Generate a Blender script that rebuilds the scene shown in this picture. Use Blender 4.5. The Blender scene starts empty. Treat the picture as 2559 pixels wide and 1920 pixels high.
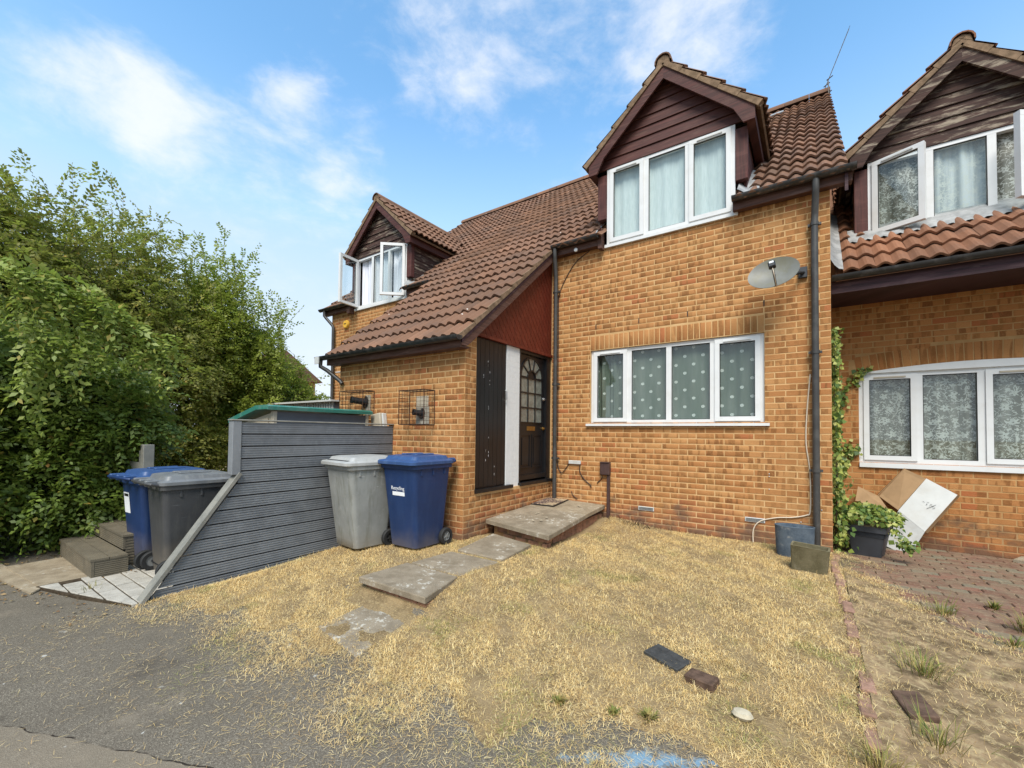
import bpy, math, random
import numpy as np
from mathutils import Vector, Matrix
random.seed(7); rng = np.random.default_rng(7)
S = bpy.context.scene
COL = S.collection

# ---------------------------------------------------------------- camera
FPX = 1075.3                       # focal length in photo pixels (photo 2559 wide)
CAMP = Vector((-0.1792, -6.1362, 1.318))
FW = Vector((-0.57289, 0.81921, 0.02643)); RT = Vector((0.81961, 0.57281, 0.01129)); UP = Vector((0.00589, -0.02813, 0.99959))
cam = bpy.data.cameras.new('camera'); cam.sensor_width = 36.0; cam.lens = FPX/2559*36
cam.shift_y = 95.2/2559; cam.clip_start = 0.05; cam.clip_end = 2000
co = bpy.data.objects.new('camera', cam); COL.objects.link(co)
co.matrix_world = Matrix(((RT.x, UP.x, -FW.x, CAMP.x), (RT.y, UP.y, -FW.y, CAMP.y), (RT.z, UP.z, -FW.z, CAMP.z), (0, 0, 0, 1)))
S.camera = co

# ---------------------------------------------------------------- light
SUN_EL, SUN_DIR = math.radians(52), Vector((0.42, -0.85, 0)).normalized()
SUN_STR, SUN_ANG, SKY_STR, EXPO = 2.3, math.radians(28), 0.15, 1.17
w = bpy.data.worlds.new('World'); S.world = w; w.use_nodes = True
sun = bpy.data.lights.new('sun', 'SUN'); sun.energy = SUN_STR; sun.angle = SUN_ANG; sun.color = (1.0, 0.95, 0.87)
so = bpy.data.objects.new('sun', sun); COL.objects.link(so)
sv = Vector((SUN_DIR.x*math.cos(SUN_EL), SUN_DIR.y*math.cos(SUN_EL), math.sin(SUN_EL)))
so.rotation_euler = (-sv).to_track_quat('-Z', 'Y').to_euler()
S.view_settings.view_transform = 'Standard'; S.view_settings.look = 'None'
S.view_settings.exposure = EXPO; S.view_settings.gamma = 1; S.view_settings.use_curve_mapping = False


class NT:
    """tiny node-graph helper"""
    def __init__(self, tree):
        self.t = tree
    def n(self, kind, **kw):
        nd = self.t.nodes.new(kind)
        for k, v in kw.items():
            setattr(nd, k, v)
        return nd
    def put(self, sock, v):
        if isinstance(v, bpy.types.NodeSocket):
            self.t.links.new(v, sock)
        elif v is not None:
            if isinstance(v, (tuple, list)) and len(v) == 3 and sock.type == 'RGBA':
                v = (*v, 1)
            sock.default_value = v
    def m(self, op, a, b=None, c=None, clamp=False):
        nd = self.n('ShaderNodeMath', operation=op, use_clamp=clamp)
        for i, v in enumerate((a, b, c)):
            if v is not None:
                self.put(nd.inputs[i], v)
        return nd.outputs[0]
    def vm(self, op, a, b=None):
        nd = self.n('ShaderNodeVectorMath', operation=op)
        self.put(nd.inputs[0], a)
        if b is not None:
            self.put(nd.inputs[3] if op == 'SCALE' else nd.inputs[1], b)
        return nd.outputs['Value' if op in ('LENGTH', 'DISTANCE', 'DOT_PRODUCT') else 'Vector']
    def xyz(self, v):
        nd = self.n('ShaderNodeSeparateXYZ'); self.put(nd.inputs[0], v); return nd.outputs
    def vec(self, x, y, z):
        nd = self.n('ShaderNodeCombineXYZ')
        for i, v in enumerate((x, y, z)):
            self.put(nd.inputs[i], v)
        return nd.outputs[0]
    def noise(self, v, scale, detail=3, rough=.55, dist=0, out='Fac'):
        nd = self.n('ShaderNodeTexNoise')
        self.put(nd.inputs['Vector'], v); nd.inputs['Scale'].default_value = scale
        nd.inputs['Detail'].default_value = detail; nd.inputs['Roughness'].default_value = rough
        nd.inputs['Distortion'].default_value = dist
        return nd.outputs[out]
    def voro(self, v, scale, feature='F1', out='Distance', rnd=1):
        nd = self.n('ShaderNodeTexVoronoi', feature=feature)
        self.put(nd.inputs['Vector'], v); nd.inputs['Scale'].default_value = scale; nd.inputs['Randomness'].default_value = rnd
        return nd.outputs[out]
    def ramp(self, f, stops, interp='LINEAR'):
        nd = self.n('ShaderNodeValToRGB'); self.put(nd.inputs[0], f)
        e = nd.color_ramp.elements; nd.color_ramp.interpolation = interp
        while len(e) < len(stops):
            e.new(.5)
        for el, (p, c) in zip(e, stops):
            el.position = p
            el.color = (c, c, c, 1) if isinstance(c, (int, float)) else (*c, 1)
        return nd.outputs[0]
    def mix(self, f, a, b, blend='MIX'):
        nd = self.n('ShaderNodeMix', data_type='RGBA', blend_type=blend)
        self.put(nd.inputs[0], f); self.put(nd.inputs[6], a); self.put(nd.inputs[7], b)
        return nd.outputs[2]
    def sm(self, x, a, b):
        nd = self.n('ShaderNodeMapRange', interpolation_type='SMOOTHSTEP')
        self.put(nd.inputs[0], x); nd.inputs[1].default_value = a; nd.inputs[2].default_value = b
        return nd.outputs[0]
    def bump(self, h, strength=.4, dist=.01):
        nd = self.n('ShaderNodeBump'); nd.inputs['Strength'].default_value = strength; nd.inputs['Distance'].default_value = dist
        self.put(nd.inputs['Height'], h); return nd.outputs[0]
    def pos(self):
        return self.n('ShaderNodeNewGeometry').outputs['Position']
    def rnd(self):
        a = self.n('ShaderNodeObjectInfo').outputs['Random']; b = self.n('ShaderNodeNewGeometry').outputs['Random Per Island']
        return self.m('FRACT', self.m('ADD', self.m('MULTIPLY', a, 7.137), b))


# sky: Nishita daylight with thin broken cloud
wt = NT(w.node_tree); bg = w.node_tree.nodes['Background']
sky = wt.n('ShaderNodeTexSky', sky_type='NISHITA'); sky.sun_disc = False
sky.sun_elevation = SUN_EL; sky.sun_rotation = math.atan2(SUN_DIR.x, SUN_DIR.y)
sky.altitude = 50; sky.air_density = 1.0; sky.dust_density = 0.6; sky.ozone_density = 1.6
d = wt.n('ShaderNodeTexCoord').outputs['Generated']
x, y, z = wt.xyz(d)[:3]
zz = wt.m('ADD', wt.m('MAXIMUM', z, 0), .22)
pl = wt.vec(wt.m('DIVIDE', x, zz), wt.m('DIVIDE', y, zz), 0)
wob = wt.vm('SCALE', wt.n('ShaderNodeTexNoise').outputs['Color'], .0)
ds_ = wt.vec(x, y, wt.m('MULTIPLY', z, 1.9))
n1 = wt.noise(wt.vm('ADD', ds_, (3.1, .7, 0)), 4.2, 9, .62, .25)
n2 = wt.noise(wt.vm('ADD', ds_, (7.3, 2.2, 0)), 13, 7, .6, .3)
cl = wt.m('ADD', wt.m('MULTIPLY', n1, .7), wt.m('MULTIPLY', n2, .3))
def blob(px, py, r, amp):
    v = (FW + RT*((px-1279.5)/FPX) - UP*((py-1055.2)/FPX)).normalized()
    dd = wt.vm('DISTANCE', d, tuple(v))
    return wt.m('MULTIPLY', wt.m('SUBTRACT', 1, wt.sm(dd, 0, r)), amp)
for b in ((250, 190, .13, .14), (390, 280, .15, .2), (540, 290, .1, .1), (700, 230, .12, .17), (840, 310, .14, .15), (640, 300, .1, .08), (1080, 70, .16, .13), (1280, 40, .2, .10), (1540, 60, .22, .09), (1750, 90, .22, .07), (1150, 190, .18, .08), (1450, 220, .22, .05),
          (20, 240, .11, .17), (830, 460, .09, .12), (700, 490, .06, .06), (1780, 190, .2, .07), (2420, 60, .4, -.12), (1150, 480, .2, -.1), (560, 40, .3, -.12), (2000, 330, .14, -.05), (180, 470, .2, -.06)):
    cl = wt.m('ADD', cl, blob(*b))
cf = wt.m('MULTIPLY', wt.sm(cl, .50, .84), .86)
hor = wt.m('MULTIPLY', wt.m('SUBTRACT', 1, wt.sm(z, .02, .66)), .92)
skc = wt.n('ShaderNodeHueSaturation'); skc.inputs['Saturation'].default_value = 1.13; skc.inputs['Value'].default_value = 1.06; skc.inputs['Hue'].default_value = .487
wt.put(skc.inputs['Color'], sky.outputs[0])
c0 = wt.vm('MINIMUM', skc.outputs[0], (1.15, 2.15, 3.2))
c1 = wt.mix(hor, c0, (2.75, 3.0, 3.3))
c2 = wt.mix(cf, c1, (3.0, 3.1, 3.3))
wt.put(bg.inputs[0], c2); bg.inputs[1].default_value = SKY_STR


# ================================================================ object helpers
WM = {}
def link(o, parent=None, world=None):
    COL.objects.link(o)
    wm = world if world is not None else Matrix.Identity(4)
    if parent is not None:
        o.parent = parent; o.matrix_parent_inverse = WM[parent.name].inverted()
    o.matrix_basis = wm; WM[o.name] = wm
    return o
def tag(o, label=None, cat=None, group=None, kind=None):
    if label: o['label'] = label
    if cat: o['category'] = cat
    if group: o['group'] = group
    if kind: o['kind'] = kind
    return o
def thing(name, loc, label, cat, group=None):
    o = bpy.data.objects.new(name, None); o.empty_display_size = .1
    link(o, None, Matrix.Translation(Vector(loc)))
    return tag(o, label, cat, group)
def pymesh(name, V, F, mat, smooth=False):
    me = bpy.data.meshes.new(name); me.from_pydata([tuple(v) for v in V], [], F); me.update()
    if mat: me.materials.append(mat)
    if smooth:
        me.polygons.foreach_set('use_smooth', [True]*len(me.polygons))
    return me
def npmesh(name, V, F, mat, smooth=False):
    """V (n,3), F (m,k) fixed k"""
    me = bpy.data.meshes.new(name); V = np.asarray(V, np.float32); F = np.asarray(F, np.int32)
    me.vertices.add(len(V)); me.vertices.foreach_set('co', V.ravel())
    k = F.shape[1]; me.loops.add(F.size); me.loops.foreach_set('vertex_index', F.ravel())
    me.polygons.add(len(F)); me.polygons.foreach_set('loop_start', np.arange(0, F.size, k, dtype=np.int32))
    if smooth: me.polygons.foreach_set('use_smooth', np.ones(len(F), bool))
    me.update(calc_edges=True); me.validate()
    if mat: me.materials.append(mat)
    return me
def ob(name, me, parent=None, world=None):
    return link(bpy.data.objects.new(name, me), parent, world)

class MB:
    """collects shapes into one mesh"""
    def __init__(self):
        self.V = []; self.F = []
    def add(self, V, F):
        k = len(self.V); self.V += [Vector(v) for v in V]; self.F += [tuple(i+k for i in f) for f in F]; return self
    def box(self, a, b, M=None):
        x0, y0, z0 = a; x1, y1, z1 = b
        V = [Vector(p) for p in ((x0, y0, z0), (x1, y0, z0), (x1, y1, z0), (x0, y1, z0), (x0, y0, z1), (x1, y0, z1), (x1, y1, z1), (x0, y1, z1))]
        if M is not None: V = [M @ v for v in V]
        return self.add(V, [(3, 2, 1, 0), (4, 5, 6, 7), (0, 1, 5, 4), (1, 2, 6, 5), (2, 3, 7, 6), (3, 0, 4, 7)])
    def bbox(self, a, b, r=.006, M=None):
        """box with chamfered edges"""
        a = Vector(a); b = Vector(b); r = min(r, *( (b-a)*.45 ))
        V = []; idx = {}
        for sx in (0, 1):
            for sy in (0, 1):
                for sz in (0, 1):
                    for ax in range(3):
                        p = [b[i] if s else a[i] for i, s in enumerate((sx, sy, sz))]
                        for i, s in enumerate((sx, sy, sz)):
                            if i != ax: p[i] += -r if s else r
                        idx[(sx, sy, sz, ax)] = len(V); V.append(Vector(p))
        F = []
        def q(*k): F.append(tuple(idx[i] for i in k))
        for s in (0, 1):
            q(*[(s, u, v, 0) for u, v in ((0, 0), (1, 0), (1, 1), (0, 1))]); q(*[(u, s, v, 1) for u, v in ((0, 0), (1, 0), (1, 1), (0, 1))]); q(*[(u, v, s, 2) for u, v in ((0, 0), (1, 0), (1, 1), (0, 1))])
            for t in (0, 1):
                q((s, t, 0, 0), (s, t, 1, 0), (s, t, 1, 1), (s, t, 0, 1)); q((s, 0, t, 0), (s, 1, t, 0), (s, 1, t, 2), (s, 0, t, 2)); q((0, s, t, 1), (1, s, t, 1), (1, s, t, 2), (0, s, t, 2))
                for u in (0, 1): q((s, t, u, 0), (s, t, u, 1), (s, t, u, 2))
        if M is not None: V = [M @ v for v in V]
        return self.add(V, F)
    def prism(self, poly, fr, d0, d1):
        """2-D polygon in frame fr (o,U,V,N) extruded from d0 to d1 along N"""
        o, U, Vv, N = fr; n = len(poly)
        P = [o+U*p[0]+Vv*p[1]+N*d0 for p in poly]+[o+U*p[0]+Vv*p[1]+N*d1 for p in poly]
        return self.add(P, [tuple(reversed(range(n))), tuple(range(n, 2*n))]+[(i, (i+1) % n, n+(i+1) % n, n+i) for i in range(n)])
    def tube(self, pts, r, seg=10, cap=True, r2=None):
        pts = [Vector(p) for p in pts]; n = len(pts); rings = []
        prev = None
        for i, p in enumerate(pts):
            t = (pts[min(i+1, n-1)]-pts[max(i-1, 0)]).normalized()
            if prev is None:
                a = t.orthogonal().normalized()
            else:
                a = (prev-t*prev.dot(t)).normalized()
            prev = a; b = t.cross(a)
            rr = r if r2 is None else r+(r2-r)*i/max(1, n-1)
            if isinstance(r, (list, tuple)): rr = r[i]
            rings.append([p+(a*math.cos(2*math.pi*k/seg)+b*math.sin(2*math.pi*k/seg))*rr for k in range(seg)])
        V = [v for R in rings for v in R]
        F = [(i*seg+k, i*seg+(k+1) % seg, (i+1)*seg+(k+1) % seg, (i+1)*seg+k) for i in range(n-1) for k in range(seg)]
        if cap: F += [tuple(reversed(range(seg))), tuple(range((n-1)*seg, n*seg))]
        return self.add(V, F)
    def lathe(self, prof, seg, M=None, cap=True):
        V = [Vector((r*math.cos(2*math.pi*k/seg), r*math.sin(2*math.pi*k/seg), zz)) for r, zz in prof for k in range(seg)]
        n = len(prof)
        F = [(i*seg+k, i*seg+(k+1) % seg, (i+1)*seg+(k+1) % seg, (i+1)*seg+k) for i in range(n-1) for k in range(seg)]
        if cap: F += [tuple(reversed(range(seg))), tuple(range((n-1)*seg, n*seg))]
        if M is not None: V = [M @ v for v in V]
        return self.add(V, F)
    def loft(self, rings, M=None, cap=True):
        n = len(rings[0]); V = [Vector(v) for R in rings for v in R]
        F = [(i*n+k, i*n+(k+1) % n, (i+1)*n+(k+1) % n, (i+1)*n+k) for i in range(len(rings)-1) for k in range(n)]
        if cap: F += [tuple(reversed(range(n))), tuple(range((len(rings)-1)*n, len(rings)*n))]
        if M is not None: V = [M @ v for v in V]
        return self.add(V, F)
    def sheet(self, f, us, vs):
        V = [Vector(f(u, v)) for v in vs for u in us]; n = len(us)
        return self.add(V, [(j*n+i, j*n+i+1, (j+1)*n+i+1, (j+1)*n+i) for j in range(len(vs)-1) for i in range(n-1)])
    def build(self, name, mat, parent=None, smooth=False, world=None, origin=None):
        V = self.V
        if origin is not None:
            o = Vector(origin); V = [v-o for v in V]; world = Matrix.Translation(o)
        me = pymesh(name, V, self.F, mat, smooth)
        if smooth == 'auto': me.set_sharp_from_angle(angle=math.radians(38))
        return ob(name, me, parent, world)
def rrect(w, d, r, z, n=4, cx=0, cy=0):
    P = []
    for sx, sy, a0 in ((1, 1, 0), (-1, 1, 90), (-1, -1, 180), (1, -1, 270)):
        for k in range(n+1):
            a = math.radians(a0+90*k/n); P.append((cx+sx*(w/2-r)+r*math.cos(a), cy+sy*(d/2-r)+r*math.sin(a), z))
    return P
def clip(poly, a, b, c):
    """keep a*x+b*y+c>=0"""
    out = []
    for i in range(len(poly)):
        p, q = poly[i], poly[(i+1) % len(poly)]
        dp, dq = a*p[0]+b*p[1]+c, a*q[0]+b*q[1]+c
        if dp >= 0: out.append(p)
        if (dp >= 0) != (dq >= 0):
            t = dp/(dp-dq); out.append((p[0]+(q[0]-p[0])*t, p[1]+(q[1]-p[1])*t))
    return out
def strips(poly, du, dv, width, gap, off=0):
    """cut polygon into strips whose long direction is (du,dv)"""
    nx, ny = -dv, du
    ds = [p[0]*nx+p[1]*ny for p in poly]; k = min(ds)+off; res = []
    while k < max(ds):
        q = clip(clip(poly, nx, ny, -(k+gap/2)), -nx, -ny, k+width-gap/2)
        if len(q) >= 3: res.append(q)
        k += width
    return res
X_, Y_, Z_ = Vector((1, 0, 0)), Vector((0, 1, 0)), Vector((0, 0, 1))
def FR(o, U, V): 
    U = Vector(U).normalized(); V = Vector(V).normalized(); return (Vector(o), U, V, U.cross(V))

# ================================================================ materials
def material(name):
    m = bpy.data.materials.new(name); m.use_nodes = True
    t = NT(m.node_tree); b = m.node_tree.nodes['Principled BSDF']
    return m, t, b
def simple(name, col, rough=.6, spec=.5, var=.0, scale=8, bump=0, bscale=60, metal=0, dirt=None, dirt_amt=.4, dscale=3):
    m, t, b = material(name); p = t.pos(); c = col
    if var:
        f = t.noise(p, scale, 4, .6)
        c = t.mix(t.sm(f, .3, .7), tuple(v*(1-var) for v in col), tuple(min(1, v*(1+var)) for v in col))
    if dirt:
        c = t.mix(t.m('MULTIPLY', t.sm(t.noise(p, dscale, 6, .65), .48, .68), dirt_amt), c, dirt)
    t.put(b.inputs['Base Color'], c); b.inputs['Roughness'].default_value = rough
    b.inputs['Specular IOR Level'].default_value = spec; b.inputs['Metallic'].default_value = metal
    if bump: t.put(b.inputs['Normal'], t.bump(t.noise(p, bscale, 4, .6), bump, .004))
    return m

def brick_mat(name, tint=(1, 1, 1), low=.42):
    m, t, b = material(name); p = t.pos(); r = t.rnd(); x, y, z = t.xyz(p)[:3]
    u = t.m('ADD', x, y)
    base = t.ramp(r, [(0, (.40, .185, .066)), (.2, (.43, .205, .075)), (.38, (.36, .155, .053)), (.54, (.45, .225, .085)), (.70, (.385, .168, .058)), (.86, (.41, .19, .069)), (.96, (.37, .130, .048)), (1, (.33, .145, .051))], 'CONSTANT')
    off = t.m('MULTIPLY', r, 61.7)
    bands = t.noise(t.vec(t.m('MULTIPLY', u, 15.5), off, t.m('MULTIPLY', z, 2.0)), 1.0, 1.5, .4)
    bm = t.sm(bands, .515, .565)
    r2 = t.m('FRACT', t.m('MULTIPLY', r, 13.3))
    bm = t.m('MULTIPLY', bm, t.ramp(r2, [(0, .9), (.45, .7), (.75, .35), (1, .95)]))
    edge = t.noise(p, 42, 4, .65)
    bm = t.m('MULTIPLY', bm, t.sm(edge, .2, .5))
    c = t.mix(bm, base, t.mix(r2, (.205, .083, .026), (.26, .12, .036)))
    c = t.mix(t.m('MULTIPLY', t.sm(t.noise(p, 90, 3, .7), .5, .75), .3), c, (.50, .28, .12))
    c = t.mix(t.m('MULTIPLY', t.sm(t.noise(p, 130, 2, .6), .60, .72), .5), c, (.2, .085, .03))
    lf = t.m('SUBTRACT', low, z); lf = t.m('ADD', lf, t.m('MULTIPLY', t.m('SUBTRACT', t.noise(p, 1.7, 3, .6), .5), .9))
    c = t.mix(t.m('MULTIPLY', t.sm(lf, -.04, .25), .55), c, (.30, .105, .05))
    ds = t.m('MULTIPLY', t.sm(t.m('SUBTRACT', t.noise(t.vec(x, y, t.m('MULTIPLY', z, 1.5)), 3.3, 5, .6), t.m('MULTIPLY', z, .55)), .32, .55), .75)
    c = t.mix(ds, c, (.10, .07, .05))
    # weathering: soft greenish-brown run-off areas
    wv = t.sm(t.noise(t.vec(t.m('MULTIPLY', u, 2.3), 3.0, t.m('MULTIPLY', z, .6)), 1.0, 6, .65), .48, .72)
    c = t.mix(t.m('MULTIPLY', wv, .34), c, (.25, .13, .045))
    c = t.mix(1, c, tint, 'MULTIPLY')
    t.put(b.inputs['Base Color'], c); b.inputs['Roughness'].default_value = .88; b.inputs['Specular IOR Level'].default_value = .25
    h = t.m('ADD', t.noise(p, 110, 4, .7), t.m('MULTIPLY', t.noise(t.vm('ADD', p, t.vec(off, off, 0)), 22, 3, .6), 1.4))
    t.put(b.inputs['Normal'], t.bump(h, .55, .006))
    return m
def mortar_mat(name, tint=(1, 1, 1)):
    m, t, b = material(name); p = t.pos(); x, y, z = t.xyz(p)[:3]
    c = t.mix(t.sm(t.noise(p, 5, 5, .65), .3, .7), (.50, .305, .138), (.60, .39, .19))
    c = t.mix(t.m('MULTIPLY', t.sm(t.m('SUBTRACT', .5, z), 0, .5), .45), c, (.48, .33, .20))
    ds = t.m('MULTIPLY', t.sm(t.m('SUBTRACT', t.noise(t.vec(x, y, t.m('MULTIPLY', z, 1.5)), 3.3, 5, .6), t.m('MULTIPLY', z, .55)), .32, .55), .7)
    c = t.mix(ds, c, (.14, .10, .07)); c = t.mix(1, c, tint, 'MULTIPLY')
    t.put(b.inputs['Base Color'], c); b.inputs['Roughness'].default_value = .95; b.inputs['Specular IOR Level'].default_value = .1
    t.put(b.inputs['Normal'], t.bump(t.noise(p, 160, 3, .7), .5, .004))
    return m
def tile_mat(name, tint=(1, 1, 1)):
    m, t, b = material(name); p = t.pos(); r = t.rnd()
    c = t.ramp(r, [(0, (.14, .080, .052)), (.25, (.195, .104, .064)), (.55, (.165, .09, .057)), (.82, (.245, .13, .08)), (1, (.135, .082, .056))])
    c = t.mix(t.m('MULTIPLY', t.sm(t.noise(p, 1.6, 6, .68), .45, .68), .6), c, (.13, .085, .065))
    c = t.mix(t.m('MULTIPLY', t.sm(t.noise(p, 45, 4, .7), .55, .75), .4), c, (.30, .20, .155))
    c = t.mix(t.sm(t.voro(p, 3.2), .045, .028), c, (.62, .58, .52))
    c = t.mix(1, c, tint, 'MULTIPLY')
    t.put(b.inputs['Base Color'], c); b.inputs['Roughness'].default_value = .88; b.inputs['Specular IOR Level'].default_value = .15
    t.put(b.inputs['Normal'], t.bump(t.noise(p, 140, 4, .7), .45, .004))
    return m
def wood_mat(name, cols, axis='H', worn=None, worn_amt=.5, rough=.62, wscale=1):
    m, t, b = material(name); p = t.pos(); x, y, z = t.xyz(p)[:3]; r = t.rnd(); o = t.m('MULTIPLY', r, 30)
    u = t.m('ADD', x, y)
    v = t.vec(t.m('ADD', t.m('MULTIPLY', u, 2.2 if axis == 'H' else 45), o), o, t.m('MULTIPLY', z, 45 if axis == 'H' else 2.2))
    g = t.noise(v, 1, 5, .6, .4)
    c = t.mix(t.sm(g, .3, .72), cols[0], cols[1])
    if worn:
        wn = t.noise(t.vec(t.m('ADD', t.m('MULTIPLY', u, 3*wscale), o), o, t.m('MULTIPLY', z, 16*wscale)), 1, 6, .68, .3)
        c = t.mix(t.m('MULTIPLY', t.sm(wn, .5, .66), worn_amt), c, worn)
    t.put(b.inputs['Base Color'], c); b.inputs['Roughness'].default_value = rough; b.inputs['Specular IOR Level'].default_value = .3
    t.put(b.inputs['Normal'], t.bump(g, .45, .005))
    return m

M = {}
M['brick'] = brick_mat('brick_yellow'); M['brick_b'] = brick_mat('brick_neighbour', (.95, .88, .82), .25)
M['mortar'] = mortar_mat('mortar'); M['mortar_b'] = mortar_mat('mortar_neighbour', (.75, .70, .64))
M['tile'] = tile_mat('roof_tile'); M['tile_b'] = tile_mat('roof_tile_orange', (1.2, 1.05, .95)); M['tile_r'] = tile_mat('roof_tile_red', (1.18, 1.08, 1.02))
M['verge'] = simple('verge_mortar', (.205, .138, .088), .95, .1, .3, 12, .8, 70, dirt=(.13, .09, .055), dirt_amt=.6, dscale=9)
M['wood'] = wood_mat('brown_stained_wood', ((.045, .016, .012), (.095, .03, .023)), 'H', (.15, .075, .055), .35)
M['wood_v'] = wood_mat('brown_stained_wood_upright', ((.05, .017, .013), (.10, .03, .024)), 'V', (.16, .07, .055), .3)
M['wood_worn'] = wood_mat('peeling_brown_wood', ((.028, .014, .011), (.07, .035, .026)), 'H', (.33, .27, .20), .8, .8)
M['fascia'] = wood_mat('brown_fascia', ((.065, .032, .023), (.125, .06, .044)), 'H', (.19, .115, .09), .4)
M['fascia_b'] = wood_mat('dark_purple_fascia', ((.03, .014, .017), (.062, .026, .032)), 'H', (.12, .07, .07), .4)
M['red'] = wood_mat('red_stained_boards', ((.085, .014, .0075), (.15, .025, .012)), 'V', (.19, .05, .028), .35, .5)
M['gutter'] = simple('black_grey_gutter', (.022, .021, .021), .42, .5, .3, 6, dirt=(.10, .09, .085), dirt_amt=.5, dscale=7)
M['pipe'] = simple('grey_downpipe', (.042, .039, .036), .45, .5, .2, 5, dirt=(.10, .095, .085), dirt_amt=.4, dscale=6)
M['pvc'] = simple('white_plastic', (.66, .66, .65), .35, .5, .02, 4, dirt=(.52, .50, .45), dirt_amt=.25, dscale=5)
M['pvc_old'] = simple('weathered_white_plastic', (.52, .52, .50), .5, .4, .04, 5, dirt=(.36, .34, .29), dirt_amt=.4, dscale=6)
M['seal_gap'] = simple('black_seal_and_gap', (.012, .012, .012), .6)
M['lead'] = simple('lead_flashing', (.27, .27, .265), .6, .4, .25, 9, .5, 30, dirt=(.2, .2, .19), dirt_amt=.5, dscale=10)
M['dark'] = simple('dark_room', (.014, .013, .012), .9, .1)
M['black'] = simple('black_door_paint', (.0095, .0095, .0105), .34, .45, .2, 3)
M['white_paint'] = simple('white_wall_paint', (.66, .66, .65), .7, .3, .03, 20, .4, 40)
M['brass'] = simple('brass', (.35, .22, .07), .4, .5, .2, 40, metal=.9)
M['steel'] = simple('steel', (.5, .5, .5), .35, .5, .1, 30, metal=.9)
M['rust'] = simple('rusty_wire', (.05, .024, .014), .8, .3, .4, 30)
M['dplastic'] = simple('black_plastic', (.012, .012, .013), .45)
M['beige'] = simple('beige_plastic', (.42, .36, .27), .5, .4, .05, 6)
M['green_lid'] = simple('green_plastic_lid', (.03, .16, .12), .5, .4, .1, 6, dirt=(.12, .2, .17), dirt_amt=.5, dscale=6)
M['greypanel'] = simple('grey_plastic_panel', (.085, .095, .11), .45, .5, .1, 5)
M['card_w'] = simple('white_card', (.50, .50, .48), .85, .2, .04, 6, dirt=(.40, .37, .32), dirt_amt=.3, dscale=4)
M['card_b'] = simple('brown_card', (.30, .19, .10), .9, .2, .08, 8)
M['ink'] = simple('marker_ink', (.02, .02, .025), .6)
M['label_w'] = simple('white_label', (.75, .76, .77), .6)
M['cable_b'] = simple('brown_black_cable', (.03, .016, .012), .6)
M['cable_w'] = simple('cream_cable', (.60, .50, .38), .5)
M['boxbrown'] = simple('brown_plastic_box', (.06, .032, .028), .55, .4, .15, 20)
M['alarm'] = simple('yellow_alarm_box', (.75, .42, .05), .5)
M['potgrey'] = simple('slate_grey_pot', (.045, .047, .053), .55, .4, .12, 8)
M['bark'] = simple('bark', (.075, .055, .04), .95, .1, .35, 14, .8, 40)
M['tyre'] = simple('rubber_tyre', (.014, .014, .014), .75)
M['rim'] = simple('grey_wheel_hub', (.20, .20, .19), .6, .4, .15, 20)
M['slate'] = simple('dark_slate', (.042, .042, .040), .7, .4, .3, 20, .5, 60)
M['riser'] = simple('riser_brick_red', (.30, .155, .095), .92, .2, .35, 16, .7, 70, dirt=(.12, .085, .055), dirt_amt=.7, dscale=8)
M['oldbrick'] = simple('dark_brown_brick', (.10, .062, .043), .92, .2, .3, 25, .7, 70)
M['stone'] = simple('pale_stone', (.46, .40, .29), .9, .2, .15, 20, .6, 50)
M['grout'] = simple('dark_joint_soil', (.15, .115, .075), .98, .05, .3, 20, .6, 80)

M['joint'] = simple('dark_sett_joint', (.06, .045, .03), .98, .05, .3, 20)
def concrete_mat(name, a, b_, lichen=.5, red=0):
    m, t, b = material(name); p = t.pos(); r = t.rnd(); q = t.vm('ADD', p, t.vec(t.m('MULTIPLY', r, 20), 0, 0))
    c = t.mix(t.sm(t.noise(q, 6, 6, .68), .32, .68), a, b_)
    c = t.mix(t.m('MULTIPLY', t.sm(t.noise(q, 140, 3, .7), .5, .7), .4), c, tuple(v*1.5 for v in b_))
    c = t.mix(t.m('MULTIPLY', t.sm(t.noise(q, 170, 2, .7), .58, .68), .5), c, tuple(v*.45 for v in a))
    lm = t.m('MULTIPLY', t.sm(t.noise(q, 20, 5, .72), .54, .61), t.sm(t.noise(q, 3.0, 3, .6), .49, .60))
    c = t.mix(t.m('MULTIPLY', lm, lichen*.8), c, (.52, .49, .42))
    t.put(b.inputs['Base Color'], c); b.inputs['Roughness'].default_value = .93; b.inputs['Specular IOR Level'].default_value = .2
    t.put(b.inputs['Normal'], t.bump(t.noise(p, 120, 5, .75), .6, .005))
    return m
M['slab'] = concrete_mat('concrete_slab', (.185, .148, .102), (.28, .23, .165), 1.0)
M['slab2'] = concrete_mat('pale_concrete_slab', (.21, .165, .11), (.32, .26, .18), .5)
M['trough'] = concrete_mat('mossy_stone_trough', (.10, .085, .045), (.17, .145, .085), .2)
M['dpot'] = concrete_mat('blue_grey_pot', (.055, .075, .10), (.12, .145, .17), .35)
M['sett'] = concrete_mat('white_sett', (.33, .305, .26), (.43, .40, .345), .5)

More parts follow.
